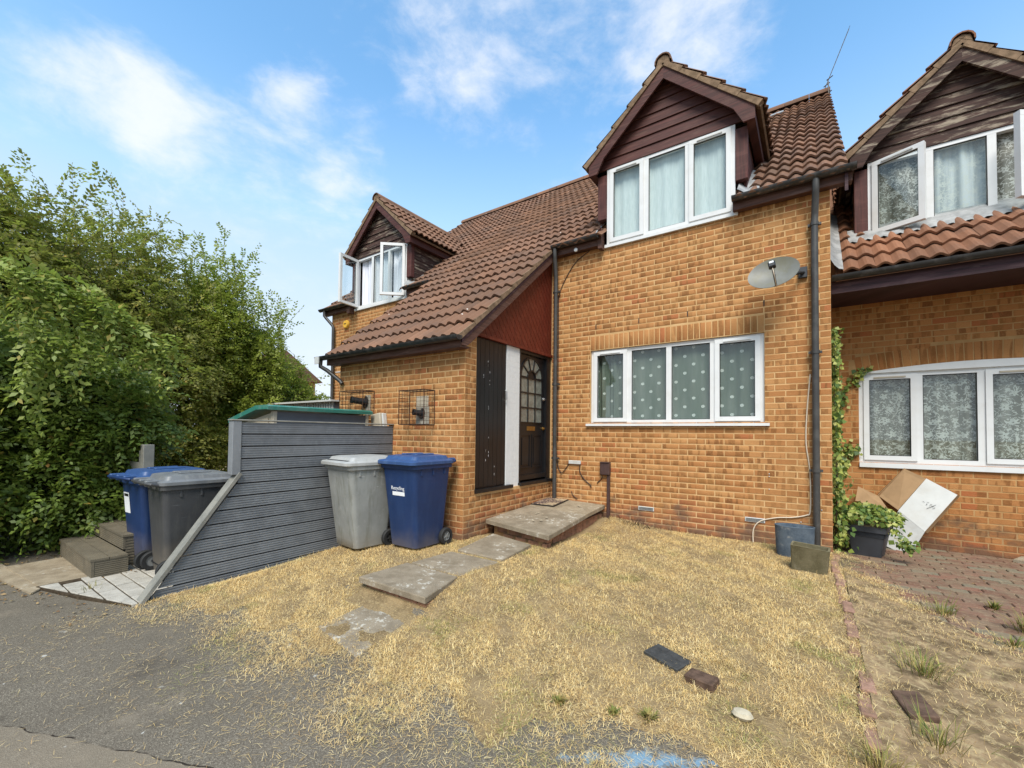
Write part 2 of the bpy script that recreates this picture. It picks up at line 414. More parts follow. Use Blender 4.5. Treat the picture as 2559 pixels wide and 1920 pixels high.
def curtain_mat(name, kind):
    m, t, b = material(name); uv = t.n('ShaderNodeTexCoord').outputs['UV']; u, v, _ = t.xyz(uv)[:3]
    if kind == 'plain':
        c = t.mix(t.sm(t.noise(t.vec(t.m('MULTIPLY', u, 60), t.m('MULTIPLY', v, 6), 0), 1, 4, .6), .3, .7), (.58, .65, .66), (.68, .74, .75))
    elif kind == 'grey':
        c = t.mix(t.sm(t.noise(t.vec(t.m('MULTIPLY', u, 40), t.m('MULTIPLY', v, 3), 0), 1, 4, .6), .3, .7), (.60, .62, .70), (.78, .80, .86))
    elif kind == 'spiral':
        # pale spiral motif in a half-drop grid, 0.24 m wide cells
        s = .118
        cx = t.m('DIVIDE', u, s); row = t.m('FLOOR', cx); odd = t.m('MODULO', t.m('ABSOLUTE', row), 2)
        cy = t.m('ADD', t.m('DIVIDE', v, .235), t.m('MULTIPLY', odd, .5))
        lx = t.m('MULTIPLY', t.m('SUBTRACT', t.m('FRACT', cx), .5), s); ly = t.m('MULTIPLY', t.m('SUBTRACT', t.m('FRACT', cy), .5), .235)
        rr = t.m('SQRT', t.m('ADD', t.m('MULTIPLY', lx, lx), t.m('MULTIPLY', t.m('MULTIPLY', ly, ly), 1.35)))
        an = t.m('DIVIDE', t.m('ARCTAN2', ly, lx), 2*math.pi)
        sp = t.m('FRACT', t.m('SUBTRACT', t.m('DIVIDE', rr, .0135), an))
        msk = t.m('MULTIPLY', t.m('LESS_THAN', rr, .0235), t.m('GREATER_THAN', sp, .38))
        wv = t.noise(t.vec(t.m('MULTIPLY', u, 300), t.m('MULTIPLY', v, 300), 0), 1, 2, .5)
        fold = t.noise(t.vec(t.m('MULTIPLY', u, 7), t.m('MULTIPLY', v, 1.0), 0), 1, 3, .6)
        c = t.mix(wv, (.092, .122, .094), (.13, .165, .132)); c = t.mix(t.sm(fold, .3, .8), c, (.19, .215, .185))
        c = t.mix(t.m('MULTIPLY', msk, .85), c, (.80, .84, .80))
    else:
        # lace: five-petalled flowers, curling stems
        s = .165
        cy0 = t.m('DIVIDE', v, s); row = t.m('FLOOR', cy0); odd = t.m('MODULO', t.m('ABSOLUTE', row), 2)
        wob = t.noise(t.vec(t.m('MULTIPLY', u, 3.1), t.m('MULTIPLY', v, 3.1), 0), 1, 2, .5)
        cx = t.m('ADD', t.m('ADD', t.m('DIVIDE', u, s), t.m('MULTIPLY', odd, .5)), t.m('MULTIPLY', wob, .9)); cy = t.m('ADD', cy0, t.m('MULTIPLY', wob, .6))
        lx = t.m('SUBTRACT', t.m('FRACT', cx), .5); ly = t.m('SUBTRACT', t.m('FRACT', cy), .5)
        rr = t.m('SQRT', t.m('ADD', t.m('MULTIPLY', lx, lx), t.m('MULTIPLY', ly, ly))); an = t.m('ARCTAN2', ly, lx)
        pet = t.m('ADD', .20, t.m('MULTIPLY', t.m('SINE', t.m('ADD', t.m('MULTIPLY', an, 5), t.m('MULTIPLY', wob, 9))), .075))
        fl = t.m('MULTIPLY', t.m('LESS_THAN', rr, pet), t.m('GREATER_THAN', rr, .045))
        nz = t.noise(t.vec(u, v, 2.0), 13, 2, .5, 1.2)
        stem = t.m('LESS_THAN', t.m('ABSOLUTE', t.m('SUBTRACT', nz, .5)), .022)
        nz2 = t.noise(t.vec(u, v, 8.0), 26, 1, .5, .5); leaf = t.m('GREATER_THAN', nz2, .64)
        msk = t.m('MAXIMUM', t.m('MAXIMUM', fl, stem), leaf)
        fold = t.noise(t.vec(t.m('MULTIPLY', u, 9), t.m('MULTIPLY', v, .6), 0), 1, 3, .6)
        net = t.mix(t.sm(fold, .35, .7), (.15, .15, .125), (.28, .28, .25))
        if kind == 'lace_pale': net = t.mix(t.sm(fold, .3, .65), (.34, .37, .38), (.62, .66, .68))
        c = t.mix(t.m('MULTIPLY', msk, .7), net, (.62, .64, .60))
    t.put(b.inputs['Base Color'], c); b.inputs['Roughness'].default_value = .9; b.inputs['Specular IOR Level'].default_value = .1
    return m
for k in ('plain', 'grey', 'spiral', 'lace', 'lace_pale'): M['cur_'+k] = curtain_mat('curtain_'+k, k)
def glass_mat():
    m, t, b = material('window_glass'); nt = m.node_tree; nt.nodes.remove(b)
    ge = t.n('ShaderNodeNewGeometry'); cs = t.m('ABSOLUTE', t.vm('DOT_PRODUCT', ge.outputs['Normal'], ge.outputs['Incoming']))
    fr = t.m('ADD', .045, t.m('MULTIPLY', t.m('POWER', t.m('SUBTRACT', 1, cs, clamp=True), 5), .95))
    tr = t.n('ShaderNodeBsdfTransparent'); tr.inputs[0].default_value = (.93, .95, .94, 1)
    gl = t.n('ShaderNodeBsdfGlossy'); gl.inputs['Roughness'].default_value = .015; gl.inputs[0].default_value = (1, 1, 1, 1)
    t.put(gl.inputs['Normal'], t.bump(t.noise(t.pos(), 2.2, 2, .4), .04, .02))
    mx = t.n('ShaderNodeMixShader'); t.put(mx.inputs[0], fr); t.put(mx.inputs[1], tr.outputs[0]); t.put(mx.inputs[2], gl.outputs[0])
    t.put(nt.nodes['Material Output'].inputs[0], mx.outputs[0]); return m
M['glass'] = glass_mat()
M['frost'] = simple('frosted_door_glass', (.17, .18, .155), .14, .8, .25, 14, .25, 50)

def leaf_mat(name, stops, trans=.25):
    m, t, b = material(name); r = t.rnd(); p = t.pos()
    c = t.ramp(r, stops)
    c = t.mix(t.m('MULTIPLY', t.sm(t.noise(p, 1.3, 3, .6), .35, .7), .45), c, stops[0][1])
    t.put(b.inputs['Base Color'], c); b.inputs['Roughness'].default_value = .5; b.inputs['Specular IOR Level'].default_value = .4
    nt = m.node_tree; tl = t.n('ShaderNodeBsdfTranslucent'); t.put(tl.inputs[0], t.mix(.5, c, (.30, .42, .06)))
    mx = t.n('ShaderNodeMixShader'); mx.inputs[0].default_value = trans; t.put(mx.inputs[1], b.outputs[0]); t.put(mx.inputs[2], tl.outputs[0])
    t.put(nt.nodes['Material Output'].inputs[0], mx.outputs[0]); return m
M['leaf_hedge'] = leaf_mat('hedge_leaf', [(0, (.07, .11, .016)), (.35, (.115, .17, .025)), (.7, (.165, .23, .036)), (.93, (.23, .29, .055)), (.985, (.30, .30, .06)), (1, (.38, .18, .045))], .32)
M['leaf_tree'] = leaf_mat('tree_leaf_olive', [(0, (.17, .175, .036)), (.4, (.26, .255, .055)), (.75, (.34, .33, .08)), (.96, (.42, .39, .10)), (1, (.46, .28, .06))], .5)
M['leaf_light'] = leaf_mat('tree_leaf_green', [(0, (.19, .225, .032)), (.5, (.30, .34, .05)), (1, (.42, .46, .08))], .5)
M['leaf_arch'] = leaf_mat('lit_hedge_leaf', [(0, (.18, .24, .04)), (.5, (.28, .34, .07)), (.9, (.38, .42, .11)), (1, (.46, .30, .07))], .4)  # hedge leaf lightened, the branch's lit look put into the colour
M['leaf_ivy'] = leaf_mat('ivy_leaf', [(0, (.05, .10, .02)), (.3, (.10, .16, .03)), (.6, (.22, .27, .05)), (.9, (.42, .42, .10)), (1, (.5, .48, .16))])
def grass_mat(name, stops, green):
    m, t, b = material(name); r = t.rnd(); p = t.pos()
    c = t.ramp(r, stops)
    c = t.mix(t.m('MULTIPLY', t.sm(t.noise(p, .9, 5, .65), .45, .7), .38), c, (.46, .30, .125))
    c = t.mix(t.m('MULTIPLY', t.sm(t.noise(p, 24, 3, .6), .47, .66), .5), c, (.33, .20, .08))
    c = t.mix(t.m('MULTIPLY', t.sm(t.noise(p, 5, 5, .68), .50, .68), .45), c, (.36, .215, .09))
    gm = t.sm(t.noise(t.vm('ADD', p, (4.0, 2.0, 0)), 1.4, 5, .65), .52, .66)
    c = t.mix(t.m('MULTIPLY', gm, t.m('MULTIPLY', t.m('GREATER_THAN', t.m('FRACT', t.m('MULTIPLY', r, 17.7)), .42), green)), c, (.21, .235, .055))
    t.put(b.inputs['Base Color'], c); b.inputs['Roughness'].default_value = .7; b.inputs['Specular IOR Level'].default_value = .2
    return m
M['straw'] = grass_mat('dry_grass', [(0, (.44, .265, .095)), (.2, (.70, .485, .18)), (.55, (.85, .62, .265)), (.88, (.90, .74, .41)), (1, (.44, .24, .09))], .9)
M['greengrass'] = grass_mat('green_weed', [(0, (.07, .11, .02)), (.5, (.13, .17, .035)), (.8, (.22, .22, .06)), (1, (.42, .33, .11))], .3)
def soil_mat():
    m, t, b = material('lawn_soil'); p = t.pos()
    c = t.mix(t.sm(t.noise(p, 3.5, 6, .7), .3, .7), (.15, .105, .056), (.30, .215, .115))
    c = t.mix(t.sm(t.noise(p, 60, 4, .7), .45, .7), c, (.34, .25, .13))
    t.put(b.inputs['Base Color'], c); b.inputs['Roughness'].default_value = .97; b.inputs['Specular IOR Level'].default_value = .05
    t.put(b.inputs['Normal'], t.bump(t.noise(p, 70, 5, .7), .8, .012)); return m
M['soil'] = soil_mat()
def tarmac_mat():
    m, t, b = material('old_tarmac'); p = t.pos(); x, y, z = t.xyz(p)[:3]
    sp = t.voro(p, 230, out='Color'); g = t.xyz(sp)[0]
    c = t.ramp(g, [(0, (.095, .08, .062)), (.35, (.13, .11, .085)), (.7, (.165, .142, .109)), (.9, (.21, .18, .138)), (1, (.31, .27, .205))])
    big = t.noise(p, 1.3, 6, .68)
    c = t.mix(t.sm(big, .3, .7), c, t.mix(.45, c, (.11, .093, .07)))
    # older, paler and browner carriageway beyond an irregular joint
    seam = t.m('ADD', t.m('SUBTRACT', t.m('MULTIPLY', x, .41), y), t.m('MULTIPLY', t.m('SUBTRACT', t.noise(p, 4, 3, .6), .5), .09))
    rd = t.sm(seam, 4.27, 4.285)
    c = t.mix(t.m('MULTIPLY', rd, .5), c, (.24, .195, .14))
    c = t.mix(t.m('MULTIPLY', t.m('LESS_THAN', t.m('ABSOLUTE', t.m('SUBTRACT', seam, 4.277)), .0045), t.sm(t.noise(p, 7, 3, .6), .38, .55)), c, (.035, .028, .022))
    c = t.mix(t.m('MULTIPLY', t.sm(t.noise(t.vm('ADD', p, (9, 4, 0)), 2.1, 5, .7), .56, .68), .45), c, (.06, .05, .04))
    c = t.mix(t.m('MULTIPLY', t.sm(t.noise(t.vm('ADD', p, (1, 8, 0)), 3.0, 6, .7), .55, .72), .35), c, (.27, .22, .16))
    # dropped lime / paint patches
    pt = t.m('MULTIPLY', t.sm(t.noise(t.vec(x, t.m('MULTIPLY', y, 1), 0), 9, 4, .6), .665, .70), t.sm(t.noise(p, 1.1, 2, .5), .45, .6))
    c = t.mix(t.m('MULTIPLY', pt, .7), c, (.50, .48, .43))
    # blue spray mark
    dx = t.m('ADD', x, .78); dy = t.m('ADD', y, 4.16)
    bl = t.m('ADD', t.m('ABSOLUTE', t.m('ADD', dy, t.m('MULTIPLY', dx, -.55))), t.m('MULTIPLY', t.m('ABSOLUTE', dx), .22))
    bl = t.m('ADD', bl, t.m('MULTIPLY', t.m('SUBTRACT', t.noise(p, 16, 4, .65), .5), .28))
    c = t.mix(t.m('MULTIPLY', t.sm(bl, .085, .01), .6), c, (.20, .38, .53))
    t.put(b.inputs['Base Color'], c); b.inputs['Roughness'].default_value = .95; b.inputs['Specular IOR Level'].default_value = .1
    t.put(b.inputs['Normal'], t.bump(t.m('ADD', t.voro(p, 230), t.m('MULTIPLY', t.noise(p, 14, 3, .6), .7)), .45, .005)); return m
M['tarmac'] = tarmac_mat()
def paver_mat():
    m, t, b = material('block_paver'); p = t.pos(); r = t.rnd()
    c = t.ramp(r, [(0, (.15, .078, .052)), (.3, (.19, .10, .068)), (.55, (.17, .10, .07)), (.70, (.17, .15, .105)), (.88, (.20, .098, .066)), (1, (.15, .13, .10))], 'CONSTANT')
    c = t.mix(t.m('MULTIPLY', t.sm(t.noise(p, 4, 5, .7), .36, .66), .8), c, (.20, .148, .095))
    c = t.mix(t.m('MULTIPLY', t.sm(t.noise(p, 40, 4, .7), .52, .72), .5), c, (.36, .28, .18))
    t.put(b.inputs['Base Color'], c); b.inputs['Roughness'].default_value = .92; b.inputs['Specular IOR Level'].default_value = .2
    t.put(b.inputs['Normal'], t.bump(t.noise(p, 110, 4, .7), .5, .004)); return m
M['paver'] = paver_mat()
def deck_mat(name, a, b_, worn):
    m, t, b = material(name); p = t.pos(); r = t.rnd()
    c = t.mix(t.sm(t.noise(p, 5, 5, .65), .3, .7), a, b_); c = t.mix(t.m('MULTIPLY', r, .25), c, worn)
    c = t.mix(t.m('MULTIPLY', t.sm(t.noise(p, 16, 5, .7), .52, .7), .4), c, worn)
    t.put(b.inputs['Base Color'], c); b.inputs['Roughness'].default_value = .62; b.inputs['Specular IOR Level'].default_value = .35
    t.put(b.inputs['Normal'], t.bump(t.noise(p, 90, 4, .7), .3, .003)); return m
M['fence'] = deck_mat('charcoal_composite_board', (.15, .158, .168), (.20, .21, .222), (.27, .28, .285))
M['fence_trim'] = deck_mat('weathered_grey_trim', (.15, .15, .135), (.24, .23, .20), (.32, .29, .22))
M['deck'] = deck_mat('brown_composite_deck', (.10, .085, .06), (.155, .13, .09), (.21, .18, .13))
def bin_mat(name, col, dirty=None, amt=.5, fade=None):
    m, t, b = material(name); p = t.pos(); x, y, z = t.xyz(p)[:3]
    c = t.mix(t.sm(t.noise(p, 5, 4, .6), .3, .7), tuple(v*.9 for v in col), tuple(v*1.08 for v in col))
    if dirty:
        st = t.noise(t.vec(t.m('MULTIPLY', x, 16), t.m('MULTIPLY', y, 16), t.m('MULTIPLY', z, 2.2)), 1, 5, .65)
        c = t.mix(t.m('MULTIPLY', t.sm(st, .48, .68), amt), c, dirty)
        c = t.mix(t.m('MULTIPLY', t.sm(t.noise(p, 9, 5, .7), .55, .72), amt*.7), c, fade or dirty)
    sc = t.m('MULTIPLY', t.sm(t.noise(t.vec(t.m('MULTIPLY', x, 5), t.m('MULTIPLY', y, 5), t.m('MULTIPLY', z, 70)), 1, 4, .7), .66, .70), t.sm(t.noise(p, 2.5, 3, .6), .45, .6))
    c = t.mix(t.m('MULTIPLY', sc, .5), c, tuple(min(.6, v*2.2+.06) for v in col))
    c = t.mix(t.m('MULTIPLY', t.sm(t.m('ADD', z, t.m('MULTIPLY', t.noise(p, 6, 3, .6), .3)), .42, .10), .35), c, (.20, .16, .11))
    t.put(b.inputs['Base Color'], c); b.inputs['Roughness'].default_value = .45; b.inputs['Specular IOR Level'].default_value = .4
    t.put(b.inputs['Normal'], t.bump(t.noise(p, 200, 3, .6), .12, .002)); return m
M['bin_blue'] = bin_mat('blue_bin_plastic', (.010, .030, .098), (.024, .052, .13), .4)
M['bin_blue_lid'] = bin_mat('faded_blue_lid', (.028, .068, .18), (.065, .12, .24), .55)
M['bin_grey'] = bin_mat('pale_grey_bin', (.25, .255, .24), (.145, .145, .115), .6, (.38, .38, .36))
M['bin_grey_lid'] = bin_mat('pale_grey_lid', (.36, .36, .345), (.25, .25, .215), .4, (.46, .46, .44))
M['bin_dark'] = bin_mat('dark_grey_bin', (.055, .055, .056), (.09, .088, .08), .5)
M['bin_dark_lid'] = bin_mat('faded_dark_lid', (.14, .145, .15), (.22, .22, .21), .6)

# ================================================================ walls, roofs, windows
def px(P):
    d = Vector(P)-CAMP; zc = d.dot(FW)
    if zc < .05: return (-9e9, -9e9, 1e9)
    return (1279.5+FPX*d.dot(RT)/zc, 1055.2-FPX*d.dot(UP)/zc, zc)
def fbox(mb, fr, u0, u1, v0, v1, d0, d1):
    return mb.prism([(u0, v0), (u1, v0), (u1, v1), (u0, v1)], fr, d0, d1)
def at(fr, u, v, d=0):
    return fr[0]+fr[1]*u+fr[2]*v+fr[3]*d
def frm(fr, u, v, d=0):
    o = at(fr, u, v, d); U, V, N = fr[1:]
    return Matrix(((U.x, V.x, N.x, o.x), (U.y, V.y, N.y, o.y), (U.z, V.z, N.z, o.z), (0, 0, 0, 1)))

_bm = {}
def brick_data(L, H):
    k = (round(L, 3), round(H, 3))
    if k not in _bm:
        a, b, i = k[0]/2, k[1]/2, .004
        V = []
        for (x0, y0, w) in ((a, b, -.03), (a, b, -.0005), (a-i, b-i, .0022)):
            V += [(-x0, -y0, w), (x0, -y0, w), (x0, y0, w), (-x0, y0, w)]
        F = [(8, 9, 10, 11)]
        for r in (0, 4):
            F += [(r+j, r+(j+1) % 4, r+4+(j+1) % 4, r+4+j) for j in range(4)]
        _bm[k] = (V, F)
    return k, _bm[k]
_tm = {}
def tile_data(W, L):
    k = (round(W, 3), round(L, 3))
    if k not in _tm:
        n = 12; T = []
        for j in range(n+1):
            u = W*j/n; ph = 2*math.pi*(2*j/n)
            h = .042*(.5-.5*math.cos(ph))**.75
            T.append((u, h))
        V = [(u, L, h+.004) for u, h in T]+[(u, 0, h+.048) for u, h in T]+[(u, .0, h+.022) for u, h in T]
        m = n+1
        F = [(m+j, m+j+1, j+1, j) for j in range(n)]+[(2*m+j, 2*m+j+1, m+j+1, m+j) for j in range(n)]
        _tm[k] = (V, F)
    return k, _tm[k]

class House:
    def __init__(s, loc, label, bm, mm, tm):
        s.t = thing('terraced_house', loc, label, 'house'); s.bm, s.mm, s.tm = bm, mm, tm; s.bricks = []; s.tiles = []
    def wall(s, name, fr, W, H, openings=(), thick=.22, cut=None, bricks=True, shift=0, row0=0):
        us = sorted({0, W, *[q for o in openings for q in o[:2]]}); vs = sorted({0, H, *[q for o in openings for q in o[2:]]})
        us = [u for u in us if 0 <= u <= W]; vs = [v for v in vs if 0 <= v <= H]
        mb = MB()
        for v0, v1 in zip(vs, vs[1:]):
            run = None
            for u0, u1 in zip(us, us[1:]):
                hole = any(o[0] <= u0+1e-6 and o[1] >= u1-1e-6 and o[2] <= v0+1e-6 and o[3] >= v1-1e-6 for o in openings)
                if hole:
                    if run: fbox(mb, fr, *run, v0, v1, -thick, 0)
                    run = None
                else: run = (run[0], u1) if run else (u0, u1)
            if run: fbox(mb, fr, *run, v0, v1, -thick, 0)
        wobj = mb.build(name, s.mm, s.t)
        if bricks:
            i = 0
            while i*.075+.07 <= H+1e-6:
                v0, v1 = i*.075+.005, i*.075+.07
                iv = [(max(0.0, u), min(W, u+.215)) for u in np.arange(-.225+shift+((i+row0) % 2)*.1125, W, .225)]
                cuts = [(o[0], o[1]) for o in openings if min(v1, o[3])-max(v0, o[2]) > .02]
                if cut: cuts += cut((v0+v1)/2)
                for a, b in cuts:
                    iv = [q for (p0, p1) in iv for q in ((p0, min(p1, a-.003)), (max(p0, b+.003), p1)) if q[1]-q[0] > .025] if cuts else iv
                for p0, p1 in iv:
                    if p1-p0 > .025:
                        L = round((p1-p0)/.005)*.005; L = min(L, p1-p0) if p1-p0 < .21 else .215
                        s.bricks.append((L, .065, frm(fr, (p0+p1)/2, (v0+v1)/2, random.uniform(-.0012, .0012)), wobj))
                i += 1
        return wobj
    def soldier(s, fr, u0, u1, v0, v1, wobj, step=.075):
        n = max(1, round((u1-u0)/step)); st = (u1-u0)/n
        for i in range(n):
            s.bricks.append((st-.01, v1-v0-.01, frm(fr, u0+(i+.5)*st, (v0+v1)/2, random.uniform(-.001, .001)), wobj))
    def tilefield(s, roof, fr, cols, W, rows, gauge, skip=None, v0=0):
        for j in range(rows):
            for i in range(cols):
                u, v = i*W, v0+j*gauge
                if skip and skip(at(fr, u+W/2, v+gauge/2)): continue
                m = frm(fr, u, v, random.uniform(-.004, .006)) @ Matrix.Rotation(random.uniform(-.011, .011), 4, 'Z')
                s.tiles.append((W, gauge+.07, m, roof))
    def finish(s, nb=300, ntl=300):
        for lst, data, name, many, mat, n in ((s.bricks, brick_data, 'brick', 'bricks', s.bm, nb), (s.tiles, tile_data, 'roof_tile', 'roof_tiles', s.tm, ntl)):
            if not lst: continue
            def score(r):
                q = px(r[2] @ Vector((r[0]*.5, r[1]*.5, 0) if data is tile_data else (0, 0, 0)))
                vis = -40 < q[0] < 2600 and -40 < q[1] < 1960
                return (0 if vis else 1, q[2])
            lst = sorted(lst, key=score); cache = {}
            for L, H, m, par in lst[:n]:
                k, (V, F) = data(L, H)
                if k not in cache: cache[k] = pymesh(name, V, F, mat)
                ob(name, cache[k], par, m)
            if lst[n:]:
                VV, FF, off = [], [], 0
                for L, H, m, par in lst[n:]:
                    k, (V, F) = data(L, H); A = np.array(V, np.float32); mm = np.array(m)
                    VV.append(A @ mm[:3, :3].T+mm[:3, 3]); FF.append(np.array(F, np.int32)+off); off += len(V)
                o = ob(many, npmesh(many, np.vstack(VV), np.vstack(FF), mat), lst[-1][3])
                tag(o, kind='stuff')

def uvmesh(name, f, us, vs, mat):
    V = [tuple(f(u, v)) for v in vs for u in us]; n = len(us)
    F = [(j*n+i, j*n+i+1, (j+1)*n+i+1, (j+1)*n+i) for j in range(len(vs)-1) for i in range(n-1)]
    me = pymesh(name, V, F, mat, True); ul = me.uv_layers.new(name='UVMap')
    UV = [(u, v) for v in vs for u in us]
    for lp in me.loops: ul.data[lp.index].uv = UV[lp.vertex_index]
    return me

def window(house, fr, W, H, lites, fw=.05, pvc='pvc', sill=None, vents=(), depth=.07, name='window'):
    """lites: (u0,u1,kind,curtain,hinge,angle); kind F fixed, C casement"""
    mb = MB()
    fbox(mb, fr, 0, W, 0, fw, -depth, 0); fbox(mb, fr, 0, W, H-fw*.9, H, -depth, 0)
    fbox(mb, fr, 0, lites[0][0]-(.052 if lites[0][2] == 'C' else 0), fw, H-fw*.9, -depth, -.001); fbox(mb, fr, lites[-1][1]+(.052 if lites[-1][2] == 'C' else 0), W, fw, H-fw*.9, -depth, -.001)
    for a, b in zip(lites, lites[1:]):
        fbox(mb, fr, a[1]+(.052 if a[2] == 'C' else 0), b[0]-(.052 if b[2] == 'C' else 0), fw, H-fw*.9, -depth, -.0015)
    win = mb.build(name, M[pvc], house.t)
    r = MB()
    for q in ((0, W, 0, .01), (0, W, H-.01, H), (0, .01, .01, H-.01), (W-.01, W, .01, H-.01)): fbox(r, fr, *q, -.5, -depth-.002)
    fbox(r, fr, 0, W, 0, H, -.52, -.501); r.build('room_interior', M['dark'], win)
    for (u0, u1, kind, cur, hinge, ang) in lites:
        if kind == 'C':
            cf = fr
            a, b, v0, v1 = u0-.058, u1+.058, fw-.026, H-fw*.9+.026
            if ang:
                hu = a if hinge == 'L' else b; o = at(fr, hu, 0, .012)
                an = math.radians(ang)*(1 if hinge == 'L' else -1)
                U = fr[1]*math.cos(an)+fr[3]*math.sin(an); N = fr[3]*math.cos(an)-fr[1]*math.sin(an)
                cf = (o, U, fr[2], N); a, b = (0, b-a) if hinge == 'L' else (a-b, 0)
            c = MB(); e = .058
            fbox(c, cf, a, b, v0, v0+e, -.045, .018); fbox(c, cf, a, b, v1-e, v1, -.045, .018)
            fbox(c, cf, a, a+e, v0+e, v1-e, -.045, .0172); fbox(c, cf, b-e, b, v0+e, v1-e, -.045, .0172)
            cs = c.build('casement', M[pvc], win)
            g = MB(); fbox(g, cf, a+e, b-e, v0+e, v1-e, -.02, -.015)
            g.build('pane', M['glass'], win)
            s_ = MB(); h = .007
            for q in ((a+e, b-e, v0+e, v0+e+h), (a+e, b-e, v1-e-h, v1-e), (a+e, a+e+h, v0+e+h, v1-e-h), (b-e-h, b-e, v0+e+h, v1-e-h)): fbox(s_, cf, *q, -.014, .001)
            s_.build('glazing_seal', M['seal_gap'], win)
            if vents:
                vt = MB(); mid = (a+b)/2; hw = (b-a)*.30; fbox(vt, cf, mid-hw, mid+hw, v1-e*.72, v1-e*.42, .0182, .03); vt.build('trickle_vent', M[vents], win)
        else:
            g = MB(); fbox(g, fr, u0, u1, fw, H-fw*.9, -.03, -.025); g.build('pane', M['glass'], win)
            s_ = MB(); h = .007; v0, v1 = fw, H-fw*.9
            for q in ((u0, u1, v0, v0+h), (u0, u1, v1-h, v1), (u0, u0+h, v0+h, v1-h), (u1-h, u1, v0+h, v1-h)): fbox(s_, fr, *q, -.024, -.008)
            s_.build('glazing_seal', M['seal_gap'], win)
        if cur:
            kindc, amp, per, seed = cur
            us = np.linspace(u0-.03, u1+.03, 40); vs = np.linspace(.02, H-.02, 7); rs = random.Random(seed); p0 = rs.random()*6
            def f(u, v):
                k = amp*(math.sin(u*2*math.pi/per+p0+.5*math.sin(v*2))+.5*math.sin(u*2*math.pi/per*2.3+p0*2))
                return at(fr, u, v, -.10+k)
            ob('curtain', uvmesh('curtain', f, us, vs, M['cur_'+kindc]), win)
    if sill:
        s_ = MB(); o0, o1, t, pr = sill; fbox(s_, fr, -o0, W+o1, -t, -.001, -depth, pr); s_.build('sill', M[pvc], win)
    return win

TS = .835; TH = math.atan(TS); SC, SS = math.cos(TH), math.sin(TH); RZ = 4.413       # main roof: z = RZ + TS*y
def zroof(y): return RZ+TS*y
GA = .3517

